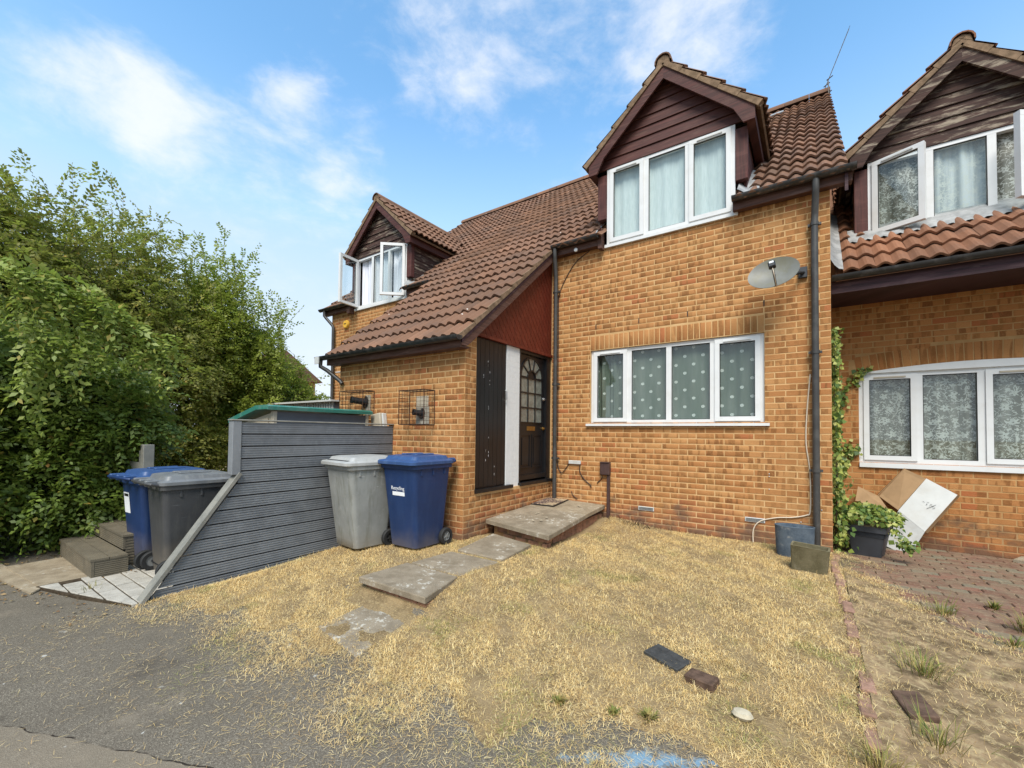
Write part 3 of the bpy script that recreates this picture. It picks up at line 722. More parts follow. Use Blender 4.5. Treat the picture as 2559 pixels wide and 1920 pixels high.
def dormer(H, xc, y0, zb, hw, wh, lites, wood, woodv, apex, foot, drop, roofmat, zpost, side_tiles, zr, sill=None, vents=None, barge=None, bw=.20, cheek=('R',), oh=.13, deep=2.6):
    """gabled wall dormer. apex/foot: top of bargeboards; zr(y): main roof height"""
    t = H.t; barge = barge or wood
    fr = FR((xc-hw, y0-.02, zb), X_, Z_)
    win = window(H, fr, 2*hw, wh, lites, sill=sill, vents=vents)
    ax, fx = apex, foot                 # apex z ; foot (dx,z)
    dx, fz = foot; sl = (ax-fz)/dx
    yb = y0-oh
    F0 = FR((xc, yb, 0), X_, Z_)       # N = -Y  (X x Z = -Y)
    for s in (-1, 1):
        b = MB(); vt = bw*math.sqrt(1+sl*sl)*.78
        poly = [(0, ax), (s*dx, fz), (s*dx, fz-drop), (s*(dx-.24), fz-drop), (0, ax-vt-.0)]
        # inner edge follows the slope
        zi = ax-vt-sl*(dx-.24)
        poly = [(0, ax), (s*dx, fz), (s*dx, fz-drop), (s*(dx-.13), fz-drop-.0), (s*(dx-.24), zi if zi > fz-drop else fz-drop), (0, ax-vt)]
        b.prism(poly, F0, 0, .032); b.build('bargeboard', M[barge], t)
        # soffit under the overhang
        sf = MB(); sf.prism([(0, ax-.05), (s*dx, fz-.05), (s*dx, fz-.075), (0, ax-.075)], F0, -oh-.02, -.001); sf.build('soffit', M[barge], t)
        # boxed eaves running back
        e = MB(); x0, x1 = sorted((xc+s*(hw+.145), xc+s*dx)); e.box((x0, yb+.001, fz-drop+.005), (x1, y0+deep*.62, fz-drop+.03)); e.build('eaves_soffit', M[barge], t)
        e = MB(); x0, x1 = sorted((xc+s*(dx-.022), xc+s*(dx+.001))); e.box((x0, yb+.002, fz-drop+.031), (x1, y0+deep*.62, fz-.03)); e.build('eaves_fascia', M[barge], t)
        # corner post and cheek boards
        p = MB(); x0, x1 = sorted((xc+s*(hw+.002), xc+s*(hw+.145))); p.bbox((x0, y0-.035, zpost), (x1, y0+.06, fz-drop+.02), .006); p.build('corner_post', M[woodv], t)
        fc = FR((xc+s*(hw+.12), y0+.061, 0), Y_*(1 if s > 0 else -1), Z_)
        ztop = fz-drop+.006; zz = zr(y0)-.15
        k = zz
        while k < ztop:
            q = [(0, k), (deep, k), (deep, min(k+.14, ztop)), (0, min(k+.14, ztop))]
            if s < 0: q = [(-a, b_) for a, b_ in q]
            # trim by roof line
            mb = MB(); mb.prism(q if s > 0 else q[::-1], fc, -.03, .004+.012*((k-zz)/.15 % 1)); k += .15
            mb.build('cheek_board', M[wood], t)
    # gable weatherboards
    wz = zb+wh
    tri = [(-dx, wz+.002), (dx, wz+.002), (dx, fz-.02), (0, ax-.05), (-dx, fz-.02)]
    gfr = FR((xc, y0-.012, 0), X_, Z_)
    bk = MB(); bk.prism(tri, gfr, -.05, -.008); bk.build('gable_backing', M['dark'], t)
    for q in strips(tri, 1, 0, .148, .006):
        lo = min(p[1] for p in q); hi = max(p[1] for p in q); n = len(q)
        mb = MB(); o, U, V, N = gfr
        P0 = [o+U*a+V*b_-N*.006 for a, b_ in q]; P1 = [o+U*a+V*b_+N*(.022-.018*(b_-lo)/max(.02, hi-lo)) for a, b_ in q]
        mb.add(P0+P1, [tuple(reversed(range(n))), tuple(range(n, 2*n))]+[(i, (i+1) % n, n+(i+1) % n, n+i) for i in range(n)])
        mb.build('weatherboard', M[wood], t)
    # roof
    rt = ax+.045; ex = dx+.075; ez = rt-sl*ex; c_, s_ = 1/math.hypot(1, sl), sl/math.hypot(1, sl); SL = ex/c_
    ys = yb-.045; L = deep+.2
    und = MB()
    for s in (-1, 1):
        n = Vector((s*s_, 0, c_))
        A, B = Vector((xc, ys+.03, rt-.03)), Vector((xc+s*ex, ys+.03, ez-.03))
        und.add([A, B, B+Y_*L, A+Y_*L, A-n*.03, B-n*.03, B+Y_*L-n*.03, A+Y_*L-n*.03], [(0, 1, 2, 3), (7, 6, 5, 4), (0, 4, 5, 1), (1, 5, 6, 2)])
    roof = und.build('dormer_roof', M['verge'], t)
    rows = 5; g = (SL-.03)/rows; W = .30; cols = int(L/W)
    for s in (-1, 1):
        if s > 0: frt = FR((xc+ex, ys, ez-.012), Y_, (-c_, 0, s_))
        else: frt = FR((xc-ex, ys+cols*W, ez-.012), -Y_, (c_, 0, s_))
        keep = len(H.tiles)
        H.tilefield(roof, frt, cols, W, rows, g)
        # verge mortar bed with stepped tile ends
        for j in range(rows):
            d0 = j*g
            mb = MB(); vf = FR((xc+s*ex, ys-.004, ez), (-s*c_, 0, s_), (s*s_, 0, c_))
            sg = -1 if s > 0 else 1
            mb.prism([(d0, -.062), (d0+g-.004, -.062), (d0+g-.004, -.012), (d0+.0, .018)], vf, *( (.002, -.10) if vf[3].y < 0 else (-.002, .10)))
            mb.build('verge_mortar', M['verge'], roof)
    # ridge tiles
    k = ys-.02; i = 0
    while k < y0+deep-.1:
        mb = MB(); P = []; L2 = .43
        for yy in (k, k+L2):
            P.append([(xc+.115*math.cos(a), yy, rt-.035+.115*math.sin(a)) for a in np.linspace(-.15, math.pi+.15, 9)])
            P.append([(xc+.098*math.cos(a), yy, rt-.035+.098*math.sin(a)) for a in np.linspace(-.15, math.pi+.15, 9)])
        o1, i1, o2, i2 = P; n = 9
        mb.add(o1+i1+o2+i2, [(j, j+1, 2*n+j+1, 2*n+j) for j in range(8)]+[(n+j, n+j+1, j+1, j) for j in range(8)]+[(2*n+j, 2*n+j+1, 3*n+j+1, 3*n+j) for j in range(8)])
        mb.build('ridge_tile', M[roofmat], roof, smooth='auto'); k += L2+.006
    mb = MB(); mb.prism([(-.10, rt-.10), (.10, rt-.10), (.07, rt+.02), (0, rt+.055), (-.07, rt+.02)], FR((xc, ys+.004, 0), X_, Z_), -.02, .002); mb.build('ridge_mortar', M['verge'], roof)
    return win

def gutter(H, x0, x1, y, z, r=.058, name='gutter', brackets=()):
    prof = [(r*math.cos(a), r*math.sin(a)) for a in np.linspace(math.pi, 2*math.pi, 11)]
    inn = [((r-.005)*math.cos(a), (r-.005)*math.sin(a)) for a in np.linspace(2*math.pi, math.pi, 11)]
    poly = prof+inn
    mb = MB(); n = len(poly)
    A = [(x0, y+a, z+b) for a, b in poly]; B = [(x1, y+a, z+b) for a, b in poly]
    mb.add(A+B, [(i, (i+1) % n, n+(i+1) % n, n+i) for i in range(n)])
    for xx in (x0, x1-.004):
        P = [(xx, y+a, z+b) for a, b in prof]; Q = [(xx+.004, y+a, z+b) for a, b in prof]
        mb.add(P+Q, [tuple(range(11)), tuple(range(11, 22))]+[(i, i+1, 12+i, 11+i) for i in range(10)])
    g = mb.build(name, M['gutter'], H.t, smooth='auto')
    for xb in brackets:
        k = MB(); rr = r+.006; pr = [(y+rr*math.cos(a), z+rr*math.sin(a)) for a in np.linspace(math.pi, 2*math.pi, 11)]
        A = [(xb, *p) for p in pr]; B = [(xb+.05, *p) for p in pr]; k.add(A+B, [(i, i+1, 12+i, 11+i) for i in range(10)]); k.build('gutter_joint', M['gutter'], g, smooth='auto')
    return g
def downpipe(H, pts, r=.034, collars=(), axis=None, name='downpipe'):
    p = MB().tube(pts, r, 14).build(name, M['pipe'], H.t, smooth='auto')
    for (x, y, z) in collars:
        c = MB(); c.lathe([(r+.001, -.02), (r+.007, -.02), (r+.007, .02), (r+.001, .02)], 14, Matrix.Translation((x, y, z)), cap=False)
        c.box((x-r-.03, y+.01, z-.014), (x+r+.03, y+.045, z+.014)); c.build('pipe_bracket', M['pipe'], p, smooth='auto')
    return p
def roof_deck(H, name, strips_):
    """boarding under the tiles: list of (x0,x1,y0,y1)"""
    mb = MB()
    for x0, x1, y0, y1 in strips_:
        z0, z1 = zroof(y0)-.03, zroof(y1)-.03
        mb.add([(x0, y0, z0), (x1, y0, z0), (x1, y1, z1), (x0, y1, z1), (x0, y0, z0-.06), (x1, y0, z0-.06), (x1, y1, z1-.06), (x0, y1, z1-.06)],
               [(0, 1, 2, 3), (7, 6, 5, 4), (0, 4, 5, 1), (1, 5, 6, 2), (3, 7, 4, 0)])
    return mb.build(name, M['fascia_b'], H.t)

# ================================================================ main house
XP, YP = -3.68, -2.15
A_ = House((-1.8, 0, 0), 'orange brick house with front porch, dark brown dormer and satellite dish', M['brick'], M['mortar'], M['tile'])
f0 = FR((XP, 0, -.15), X_, Z_)                 # front wall, N = -Y
wu0, wu1, wv0, wv1 = -2.998-XP, -.665-XP, 1.478+.15, 2.612+.15
dw0, dw1, dz0, dz1 = -2.735-XP, -.98-XP, 4.20, 5.36
fwall = A_.wall('front_wall', f0, 3.68, 4.20+.15, [(wu0, wu1, wv0, wv1), (wu0, wu1, wv1, wv1+.225)], shift=(3.68-.215) % .225)
# the soldier course sits in the slot above the window
mb = MB(); fbox(mb, f0, wu0, wu1, wv1, wv1+.225, -.22, -.0005); mb.build('lintel_bed', M['mortar'], A_.t)
A_.soldier(f0, wu0, wu1, wv1+.004, wv1+.222, fwall)
# upper flanks beside the dormer are roofed; porch front wall
fp = FR((-6.28, YP, -.15), X_, Z_)
pwall = A_.wall('porch_wall', fp, 2.597, 2.42+.15, (), shift=(2.597-.215) % .225)
fs = FR((XP, YP+.003, -.15), Y_, Z_)                # side wall, N = +X
swall = A_.wall('porch_side_wall', fs, 2.147, 2.60+.15, [(.212, 2.147, .56+.15, 2.75)], shift=0, row0=1)
# closing walls (party and rear, roof-high)
mb = MB(); mb.box((XP, .23, 0), (XP+.1, 1.2, 4.4)); mb.box((-.12, .221, -.15), (0, 9.8, 4.6)); mb.box((-6.28, -1.92, -.15), (-6.16, .2, 2.4)); mb.build('side_wall', M['mortar'], A_.t)
# weep slots and patch
for (x, z) in ((-2.908, 2.974), (-2.24, 2.974), (-1.568, 2.974), (-.667, 2.974)):
    MB().box((x-.006, -.0075, z-.036), (x+.006, .0, z+.036)).build('weep_vent', M['seal_gap'], A_.t)
for (x0, x1, z0, z1) in ((-2.237, -2.015, .245, .30), (-.884, -.665, .253, .308)):
    b = MB(); b.bbox((x0, -.014, z0), (x1, .005, z1), .003); ab = b.build('air_brick', M['pvc_old'], A_.t)
    for k in range(3): MB().box((x0+.012, -.0165, z0+.010+k*.0135), (x1-.012, -.0142, z0+.017+k*.0135)).build('vent_slot', M['seal_gap'], ab)
# ground-floor window
fwn = FR((-2.995, .035, 1.482), X_, Z_)
SP = lambda s, a=.006, p=.5: ('spiral', a, p, s)
window(A_, fwn, 2.325, 1.126, [(.10, .513, 'C', ('spiral', .022, .16, 1), 'L', 0), (.636, 1.132, 'F', SP(2), None, 0), (1.204, 1.70, 'F', SP(3), None, 0), (1.818, 2.226, 'C', ('spiral', .012, .3, 4), 'R', 0)], fw=.055, sill=(.055, .06, .035, .085), vents='pvc')
# dormer
PL = lambda s: ('plain', .007, .26, s)
dormer(A_, -1.857, 0, 4.20, .875, 1.157, [(.105, .504, 'C', PL(1), 'L', 0), (.631, 1.132, 'F', PL(2), None, 0), (1.245, 1.645, 'C', PL(3), 'R', 0)], 'wood', 'wood_v', 6.50, (1.115, 5.46), .20, 'tile', 4.60, True, zroof, sill=(.03, .03, .045, .02), vents='pvc_old')
# lead at the dormer foot
for s, x0 in ((-1, -2.94), (1, -.80)):
    mb = MB()
    us = np.linspace(0, 1, 7); vs = np.linspace(0, 1, 9)
    def f(u, v, s=s):
        x = -1.857+s*(.885+.03+.24*u*(1-.25*v)); yy = -.16+.95*v
        return (x, yy, zroof(yy)+.045+.012*math.sin(u*9+v*5)+(.10*(1-u)**3))
    mb.sheet(f, us, vs); mb.build('lead_flashing', M['lead'], A_.t, smooth=True)
# eaves
for (x0, x1, br) in ((-3.60, -2.81, ()), (-1.0, .235, (-.15,))):
    mb = MB(); mb.box((x0, -.115, 4.185), (x1 if x1 < 0 else .20, -.09, 4.335)); mb.build('fascia', M['fascia'], A_.t)
    mb = MB(); mb.box((x0, -.089, 4.19), (x1 if x1 < 0 else .20, .0, 4.21)); mb.build('soffit', M['fascia'], A_.t)
    gutter(A_, x0, x1, -.178, 4.325, brackets=br)
mb = MB(); mb.box((-2.83, -.13, 4.13), (-2.775, -.02, 4.44)); mb.build('eaves_end_board', M['fascia'], A_.t)
downpipe(A_, [(-.135, -.178, 4.28), (-.135, -.178, 4.18), (-.137, -.165, 4.13), (-.145, -.085, 3.93), (-.148, -.075, 3.86), (-.15, -.075, 3.8), (-.148, -.075, .02)], .036, [(-.15, -.075, 3.80), (-.15, -.075, 2.30), (-.15, -.075, .93)])
downpipe(A_, [(-3.545, -.178, 4.28), (-3.545, -.178, 4.18), (-3.55, -.165, 4.12), (-3.575, -.08, 3.85), (-3.578, -.075, 3.75), (-3.578, -.075, .28)], .034, [(-3.578, -.075, 3.62), (-3.578, -.075, 2.12), (-3.578, -.075, .93)])
# main roof (both slopes), tiles
YR = 5.0
roofA = roof_deck(A_, 'roof', [(-3.60, -2.86, -.10, 1.3), (-.86, .155, -.10, 1.3), (-3.60, .155, 1.3, YR), (-6.36, -3.6, -2.30, YR)])
rear = MB(); zr_ = zroof(YR)
rear.add([(-6.36, YR, zr_-.03), (.155, YR, zr_-.03), (.155, 10.1, 4.3), (-6.36, 10.1, 4.3), (-6.36, YR, zr_-.1), (.155, YR, zr_-.1), (.155, 10.1, 4.2), (-6.36, 10.1, 4.2)], [(3, 2, 1, 0), (4, 5, 6, 7), (0, 1, 5, 4), (1, 2, 6, 5), (2, 3, 7, 6), (3, 0, 4, 7)])
rear.build('rear_roof', M['tile'], A_.t)
slope = (0, SC, SS)
def skipA(p): return abs(p.x+1.857) < .97 and p.y < 2.1
rows_up = 19
A_.tilefield(roofA, FR((-3.60, -.185, zroof(-.185)-.012), X_, slope), 13, .29, rows_up, GA, skipA)
A_.tilefield(roofA, FR((-6.36, -2.345, zroof(-2.345)-.012), X_, slope), 9, .3067, rows_up+8, GA, None)
# right verge: bedded mortar edge and bargeboard
mb = MB(); mb.add([(.13, -.15, zroof(-.15)-.02), (.16, -.15, zroof(-.15)-.02), (.16, YR, zroof(YR)-.02), (.13, YR, zroof(YR)-.02), (.13, -.15, zroof(-.15)-.22), (.16, -.15, zroof(-.15)-.22), (.16, YR, zroof(YR)-.22), (.13, YR, zroof(YR)-.22)],
    [(0, 1, 2, 3), (7, 6, 5, 4), (0, 4, 5, 1), (1, 5, 6, 2), (2, 6, 7, 3), (3, 7, 4, 0)]); mb.build('verge_board', M['fascia_b'], A_.t)
def ridge(H, x0, x1, y, z, mat, parent):
    k = x0
    while k < x1-.1:
        L2 = min(.44, x1-k); P = []
        for xx in (k, k+L2-.006): P.append([(xx, y+.125*math.cos(a), z-.045+.125*math.sin(a)) for a in np.linspace(-.1, math.pi+.1, 10)])
        mb = MB().add(P[0]+P[1], [(j, j+1, 11+j, 10+j) for j in range(9)]+[tuple(range(10)), tuple(range(10, 20))]); mb.build('ridge_tile', M[mat], parent, smooth='auto'); k += L2
ridge(A_, -6.36, .17, YR, zroof(YR)+.06, 'tile', roofA)
for x in (-4.9, -3.6, -2.2, -.9):
    mb = MB(); yv = YR-.55; fv = FR((x, yv, zroof(yv)+.03), X_, slope)
    mb.prism([(0, 0), (.26, 0), (.24, .2), (.02, .2)], fv, 0, .045); mb.build('roof_vent_tile', M['lead'], roofA)
# porch eaves + bargeboard
mb = MB(); mb.box((-6.40, -2.31, 2.345), (-3.62, -2.285, 2.475)); mb.build('porch_fascia', M['fascia'], A_.t)
mb = MB(); mb.box((-6.40, -2.284, 2.35), (-3.62, -2.15, 2.37)); mb.build('porch_soffit', M['fascia'], A_.t)
gutter(A_, -6.56, -3.585, -2.372, 2.475, brackets=(-5.35, -4.35))
def bargeboard(H, x0, x1, mat):
    fb = FR((x0, 0, 0), Y_, Z_)
    poly = [(-2.30, zroof(-2.30)-.02), (-.05, zroof(-.05)-.02), (-.05, zroof(-.05)-.21), (-2.12, zroof(-2.12)-.21), (-2.20, zroof(-2.20)-.20), (-2.30, zroof(-2.30)-.12)]
    MB().prism(poly, fb, 0, x1-x0).build('porch_bargeboard', M[mat], H.t)
bargeboard(A_, -3.640, -3.608, 'fascia')
# bedded verge tiles above the bargeboard
for j in range(8):
    d0 = j*GA; vf = FR((-3.605, -2.345, zroof(-2.345)), slope, (0, -SS, SC))
    MB().prism([(d0, -.03), (d0+GA-.004, -.03), (d0+GA-.004, .012), (d0, .038)], vf, -.012, .014).build('verge_mortar', M['verge'], roofA)
# porch downpipe dropping towards the left house
downpipe(A_, [(-6.47, -2.372, 2.42), (-6.47, -2.372, 2.33), (-6.40, -2.30, 2.27), (-6.20, -2.20, 2.10), (-6.17, -2.19, 2.06)], .032, ())
MB().box((-6.53, -2.44, 2.36), (-6.42, -2.425, 2.47)).build('gutter_outlet', M['pvc_old'], A_.t)

# --- the side of the porch: red boarding, cupboard door, white pier, front door
fx = FR((XP-.02, 0, 0), Y_, Z_)                # u = y, v = z, N = +X
tri = [(-1.93, 2.60), (-.0, 2.60), (-.0, zroof(0)-.16), (-1.93, zroof(-1.93)-.14)]
mb = MB(); mb.prism(tri, fx, -.04, -.012); bk = mb.build('panel_backing', M['dark'], A_.t)
mb = MB(); fbox(mb, fx, -1.94, 0, 2.565, 2.605, -.10, .03); rp = mb.build('head_rail', M['red'], A_.t)
for q in strips(tri, .64, -.77, .088, .006):
    MB().prism(q, fx, -.011, .006).build('red_board', M['red'], bk)
mb = MB(); fbox(mb, fx, -1.935, -1.235, .60, 2.565, -.06, -.022); cd = mb.build('cupboard_door', M['black'], A_.t)
n = 7
for i in range(n):
    a = -1.915+i*.662/n; b = MB(); P = [(a+.003, .615), (a+.662/n-.003, .615), (a+.662/n-.003, 2.55), (a+.003, 2.55)]
    b.prism(P, fx, -.0215, -.008).build('door_board', M['black'], cd)
b = MB(); fbox(b, fx, -1.945, -1.13, .555, .60, -.05, .055); b.build('cupboard_sill', M['black'], A_.t)
for (yy, z0, z1) in ((-1.62, 1.95, 2.12), (-1.66, 2.2, 2.26), (-1.75, 2.02, 2.07), (-1.64, 1.62, 1.67), (-1.63, 1.0, 1.30), (-1.69, .92, 1.1), (-1.5, .68, .9)):
    for k in range(3):
        zc = random.uniform(z0, z1); b = MB(); fbox(b, fx, yy, yy+.0035, zc, zc+random.uniform(.012, .03), -.0082, -.0065); b.build('paint_chip', M['label_w'], cd)
b = MB(); b.tube([at(fx, -1.275, 1.78, .0), at(fx, -1.275, 1.80, .03), at(fx, -1.275, 1.9, .03), at(fx, -1.275, 1.92, 0)], .008, 8); b.build('door_handle', M['steel'], cd)
# white painted brick pier
wb = MB(); fbox(wb, fx, -1.232, -.912, .545, 2.575, -.12, -.008); wp = wb.build('white_pier', M['white_paint'], A_.t)
i = 0
while .55+i*.075+.07 < 2.57:
    z0 = .55+i*.075
    for (a, b_) in (((-1.23, -1.02), (-1.013, -.915)) if i % 2 else ((-1.23, -1.125), (-1.118, -.915))):
        b = MB(); b.bbox((XP-.03, a, z0), (XP-.0262+random.uniform(0, .0004), b_+.005, z0+.0738), .001); b.build('painted_brick', M['white_paint'], wp)
    i += 1
# front door
df = MB(); fbox(df, fx, -.908, -.872, .60, 2.565, -.10, -.005); fbox(df, fx, -.135, -.0, .60, 2.565, -.10, -.005); fbox(df, fx, -.872, -.135, 2.52, 2.565, -.10, -.006)
dfo = df.build('door_frame', M['black'], A_.t)
dl = MB(); fbox(dl, fx, -.870, -.137, .625, 2.518, -.085, -.045); leaf = dl.build('front_door', M['black'], A_.t)
gy0, gy1, gz0, gzs = -.835, -.225, 1.485, 2.165; cw = (gy1-gy0)/3; rh = (gzs-gz0)/3; yc = (gy0+gy1)/2; R = (gy1-gy0)/2
for i in range(3):
    for j in range(3):
        b = MB(); fbox(b, fx, gy0+i*cw+.011, gy0+(i+1)*cw-.011, gz0+j*rh+.011, gz0+(j+1)*rh-.011, -.0449, -.041); b.build('door_pane', M['frost'], leaf)
        b = MB(); a0, a1, c0, c1 = gy0+i*cw, gy0+(i+1)*cw, gz0+j*rh, gz0+(j+1)*rh
        for q in ((a0, a1, c0, c0+.011), (a0, a1, c1-.011, c1), (a0, a0+.011, c0+.011, c1-.011), (a1-.011, a1, c0+.011, c1-.011)): fbox(b, fx, *q, -.0448, -.030)
        b.build('glazing_bar', M['black'], leaf)
for k in range(5):
    a0, a1 = math.pi*k/5, math.pi*(k+1)/5; e = .045
    P = [(yc+(R-.012)*math.cos(a), gzs+.012+(R-.012)*math.sin(a)) for a in np.linspace(a0+e, a1-e, 6)]+[(yc+.125*math.cos(a), gzs+.012+.125*math.sin(a)) for a in np.linspace(a1-e*2, a0+e*2, 4)]
    MB().prism(P, fx, -.0449, -.041).build('door_pane', M['frost'], leaf)
b = MB()
for (r0, r1) in ((.10, .122), (R-.012, R+.012)):
    for k in range(14):
        a0, a1 = math.pi*k/14, math.pi*(k+1)/14
        b.prism([(yc+r0*math.cos(a0), gzs+.012+r0*math.sin(a0)), (yc+r1*math.cos(a0), gzs+.012+r1*math.sin(a0)), (yc+r1*math.cos(a1), gzs+.012+r1*math.sin(a1)), (yc+r0*math.cos(a1), gzs+.012+r0*math.sin(a1))], fx, -.0448, -.028)
for k in range(1, 5):
    a = math.pi*k/5; ca, sa = math.cos(a), math.sin(a)
    b.prism([(yc+.12*ca-.009*sa, gzs+.012+.12*sa+.009*ca), (yc+.12*ca+.009*sa, gzs+.012+.12*sa-.009*ca), (yc+R*ca+.009*sa, gzs+.012+R*sa-.009*ca), (yc+R*ca-.009*sa, gzs+.012+R*sa+.009*ca)], fx, -.0447, -.029)
b.build('fanlight_bars', M['black'], leaf)
for (a, c) in ((-.835, -.555), (-.50, -.225)):
    b = MB(); z0, z1 = .80, 1.31
    for q in ((a, c, z0, z0+.018), (a, c, z1-.018, z1), (a, a+.018, z0+.018, z1-.018), (c-.018, c, z0+.018, z1-.018)): fbox(b, fx, *q, -.0448, -.032)
    fbox(b, fx, a+.05, c-.05, z0+.05, z1-.05, -.0448, -.034); b.build('door_panel', M['black'], leaf)
b = MB(); fbox(b, fx, -.65, -.42, 1.365, 1.43, -.0448, -.037); fbox(b, fx, -.62, -.45, 1.38, 1.415, -.0369, -.034); b.build('letter_plate', M['brass'], leaf)
for z in (1.87, 1.40): MB().lathe([(.028, 0), (.028, .012), (.016, .016), (.02, .03), (.001, .036)], 14, Matrix.Translation(at(fx, -.175, z, -.045)) @ Matrix.Rotation(math.pi/2, 4, 'Y')).build('door_lock', M['steel'] if z > 1.5 else M['brass'], leaf, smooth='auto')
b = MB(); b.prism([(-.870, .63), (-.14, .63), (-.14, .70), (-.870, .70)], fx, -.0445, -.01); b.build('weather_bar', M['black'], leaf)
b = MB(); fbox(b, fx, -.925, -.0, .555, .60, -.12, .05); b.build('door_threshold', M['black'], A_.t)
mb = MB(); fbox(mb, fx, -1.93, 0, .56, 2.6, -.35, -.121); mb.build('hall_wall', M['dark'], A_.t)
MB().box((-3.80, .002, -.1), (-3.683, .2, 4.3)).build('door_jamb', M['mortar'], A_.t)
# small fittings on the front wall
b = MB(); b.bbox((-3.35, -.035, .848), (-3.145, .004, .905), .006); b.build('junction_box', M['pvc_old'], A_.t)
b = MB(); b.bbox((-2.807, -.075, .712), (-2.655, .004, .90), .012); b.box((-2.80, -.085, .895), (-2.66, .004, .908)); bx = b.build('meter_cable_box', M['boxbrown'], A_.t)
b = MB(); b.bbox((-2.705, -.045, .02), (-2.662, .0, .711), .006); b.build('cable_conduit', M['boxbrown'], bx)
def cable(H, pts, r, mat, name='cable'):
    P = [Vector(p) for p in pts]; Q = []
    for i in range(len(P)-1):
        p0, p1, p2, p3 = P[max(i-1, 0)], P[i], P[i+1], P[min(i+2, len(P)-1)]
        for k in range(5):
            s = k/5; Q.append(.5*((2*p1)+(p2-p0)*s+(2*p0-5*p1+4*p2-p3)*s*s+(3*p1-p0-3*p2+p3)*s**3))
    Q.append(P[-1]); return MB().tube(Q, r, 6).build(name, M[mat], H.t, smooth=True)
cable(A_, [(-3.15, -.015, .865), (-3.16, -.02, .74), (-3.08, -.018, .62), (-2.98, -.015, .54), (-2.97, -.012, .5)], .0075, 'cable_b')
cable(A_, [(-3.345, -.015, .865), (-3.42, -.02, .75), (-3.48, -.02, .70), (-3.53, -.02, .76), (-3.56, -.02, .9), (-3.6, -.03, 1.4)], .0065, 'cable_b')
cable(A_, [(-2.79, -.03, .71), (-2.79, -.02, .66), (-2.87, -.012, .58)], .0065, 'cable_b')
cable(A_, [(-3.30, -.012, .42), (-3.28, -.015, .36), (-3.2, -.015, .31)], .0065, 'cable_b')
cable(A_, [(-3.03, -.012, 4.18), (-3.25, -.012, 4.06), (-3.42, -.012, 3.85), (-3.55, -.012, 3.58), (-3.56, -.015, 3.2), (-3.553, -.015, 1.2)], .006, 'cable_b')
cable(A_, [(-.20, -.012, 2.05), (-.235, -.012, 1.6), (-.245, -.012, 1.25), (-.215, -.012, .98), (-.205, -.012, .75), (-.21, -.012, .45), (-.25, -.015, .40), (-.38, -.018, .36), (-.55, -.018, .335), (-.72, -.018, .27), (-.79, -.02, .16), (-.79, -.03, -.02)], .0075, 'cable_w')
for x in (-3.2,): MB().lathe([(.03, 0), (.03, .02), (.012, .03)], 12, Matrix.Translation((x, -.115, 4.20)) @ Matrix.Rotation(math.pi/2, 4, 'X')).build('eaves_light', M['pvc'], A_.t, smooth='auto')
random.seed(21)
for i in range(6):
    MB().lathe([(.007, 0), (.007, .008), (.001, .015)], 8, Matrix.Translation((random.choice([-.09, -.1, -.45, -.62, -.3, -.75]), 0, random.uniform(.1, 1.0))) @ Matrix.Rotation(math.pi/2, 4, 'X')).build('cable_clip', M['pvc_old'], A_.t)
A_.finish()

# ================================================================ left house (mirror twin)
B_ = House((-8.1, 0, 0), 'brick house at left end of terrace, dormer window casements open, yellow alarm box', M['brick'], M['mortar'], M['tile'])
fl = FR((-9.96, 0, -.2), X_, Z_)
B_.wall('front_wall', fl, 3.68, 4.40, (), shift=.05)
mb = MB(); mb.box((-9.96, .221, -.2), (-9.84, 9.8, 4.6)); mb.build('gable_wall', M['mortar'], B_.t)
GR = lambda s: ('grey', .015, .25, s)
dormer(B_, -8.10, 0, 4.20, .875, 1.157, [(.105, .504, 'C', GR(5), 'L', 84), (.631, 1.132, 'F', GR(6), None, 0), (1.245, 1.645, 'C', GR(7), 'R', 40)], 'wood_worn', 'wood_v', 6.50, (1.115, 5.46), .20, 'tile', 4.60, True, zroof, sill=(.03, .03, .045, .02), barge='wood')
for x0, x1 in ((-10.21, -9.08), (-7.12, -6.37)):
    mb = MB(); mb.box((max(x0, -10.16), -.115, 4.185), (x1, -.09, 4.335)); mb.build('fascia', M['fascia'], B_.t)
    mb = MB(); mb.box((max(x0, -10.16), -.089, 4.19), (x1, 0, 4.21)); mb.build('soffit', M['fascia'], B_.t)
    gutter(B_, x0, x1, -.178, 4.325)
mb = MB(); mb.box((-9.16, -.14, 4.10), (-9.05, -.02, 4.46)); mb.build('eaves_end_board', M['fascia'], B_.t)
downpipe(B_, [(-10.02, -.178, 4.28), (-10.02, -.178, 4.16), (-9.98, -.15, 4.10), (-9.82, -.085, 3.92), (-9.79, -.075, 3.86), (-9.79, -.075, 3.7), (-9.78, -.075, -.1)], .036, [(-9.79, -.075, 3.3), (-9.79, -.075, 1.8)])
b = MB().lathe([(.10, 0), (.10, .03), (.085, .055), (.001, .06)], 20, Matrix.Translation((-9.33, -.005, 3.89)) @ Matrix.Rotation(math.pi/2, 4, 'X')); al = b.build('alarm_box', M['alarm'], B_.t, smooth='auto')
MB().box((-9.37, -.068, 3.885), (-9.29, -.0655, 3.905)).build('alarm_lettering', M['dplastic'], al)
MB().box((-9.5, -.18, 2.72), (-9.33, -.004, 2.74)).build('wall_lamp', M['pvc_old'], B_.t)
roofB = roof_deck(B_, 'roof', [(-10.12, -9.10, -.10, 1.3), (-7.10, -6.365, -.10, 1.3), (-10.12, -6.365, 1.3, YR)])
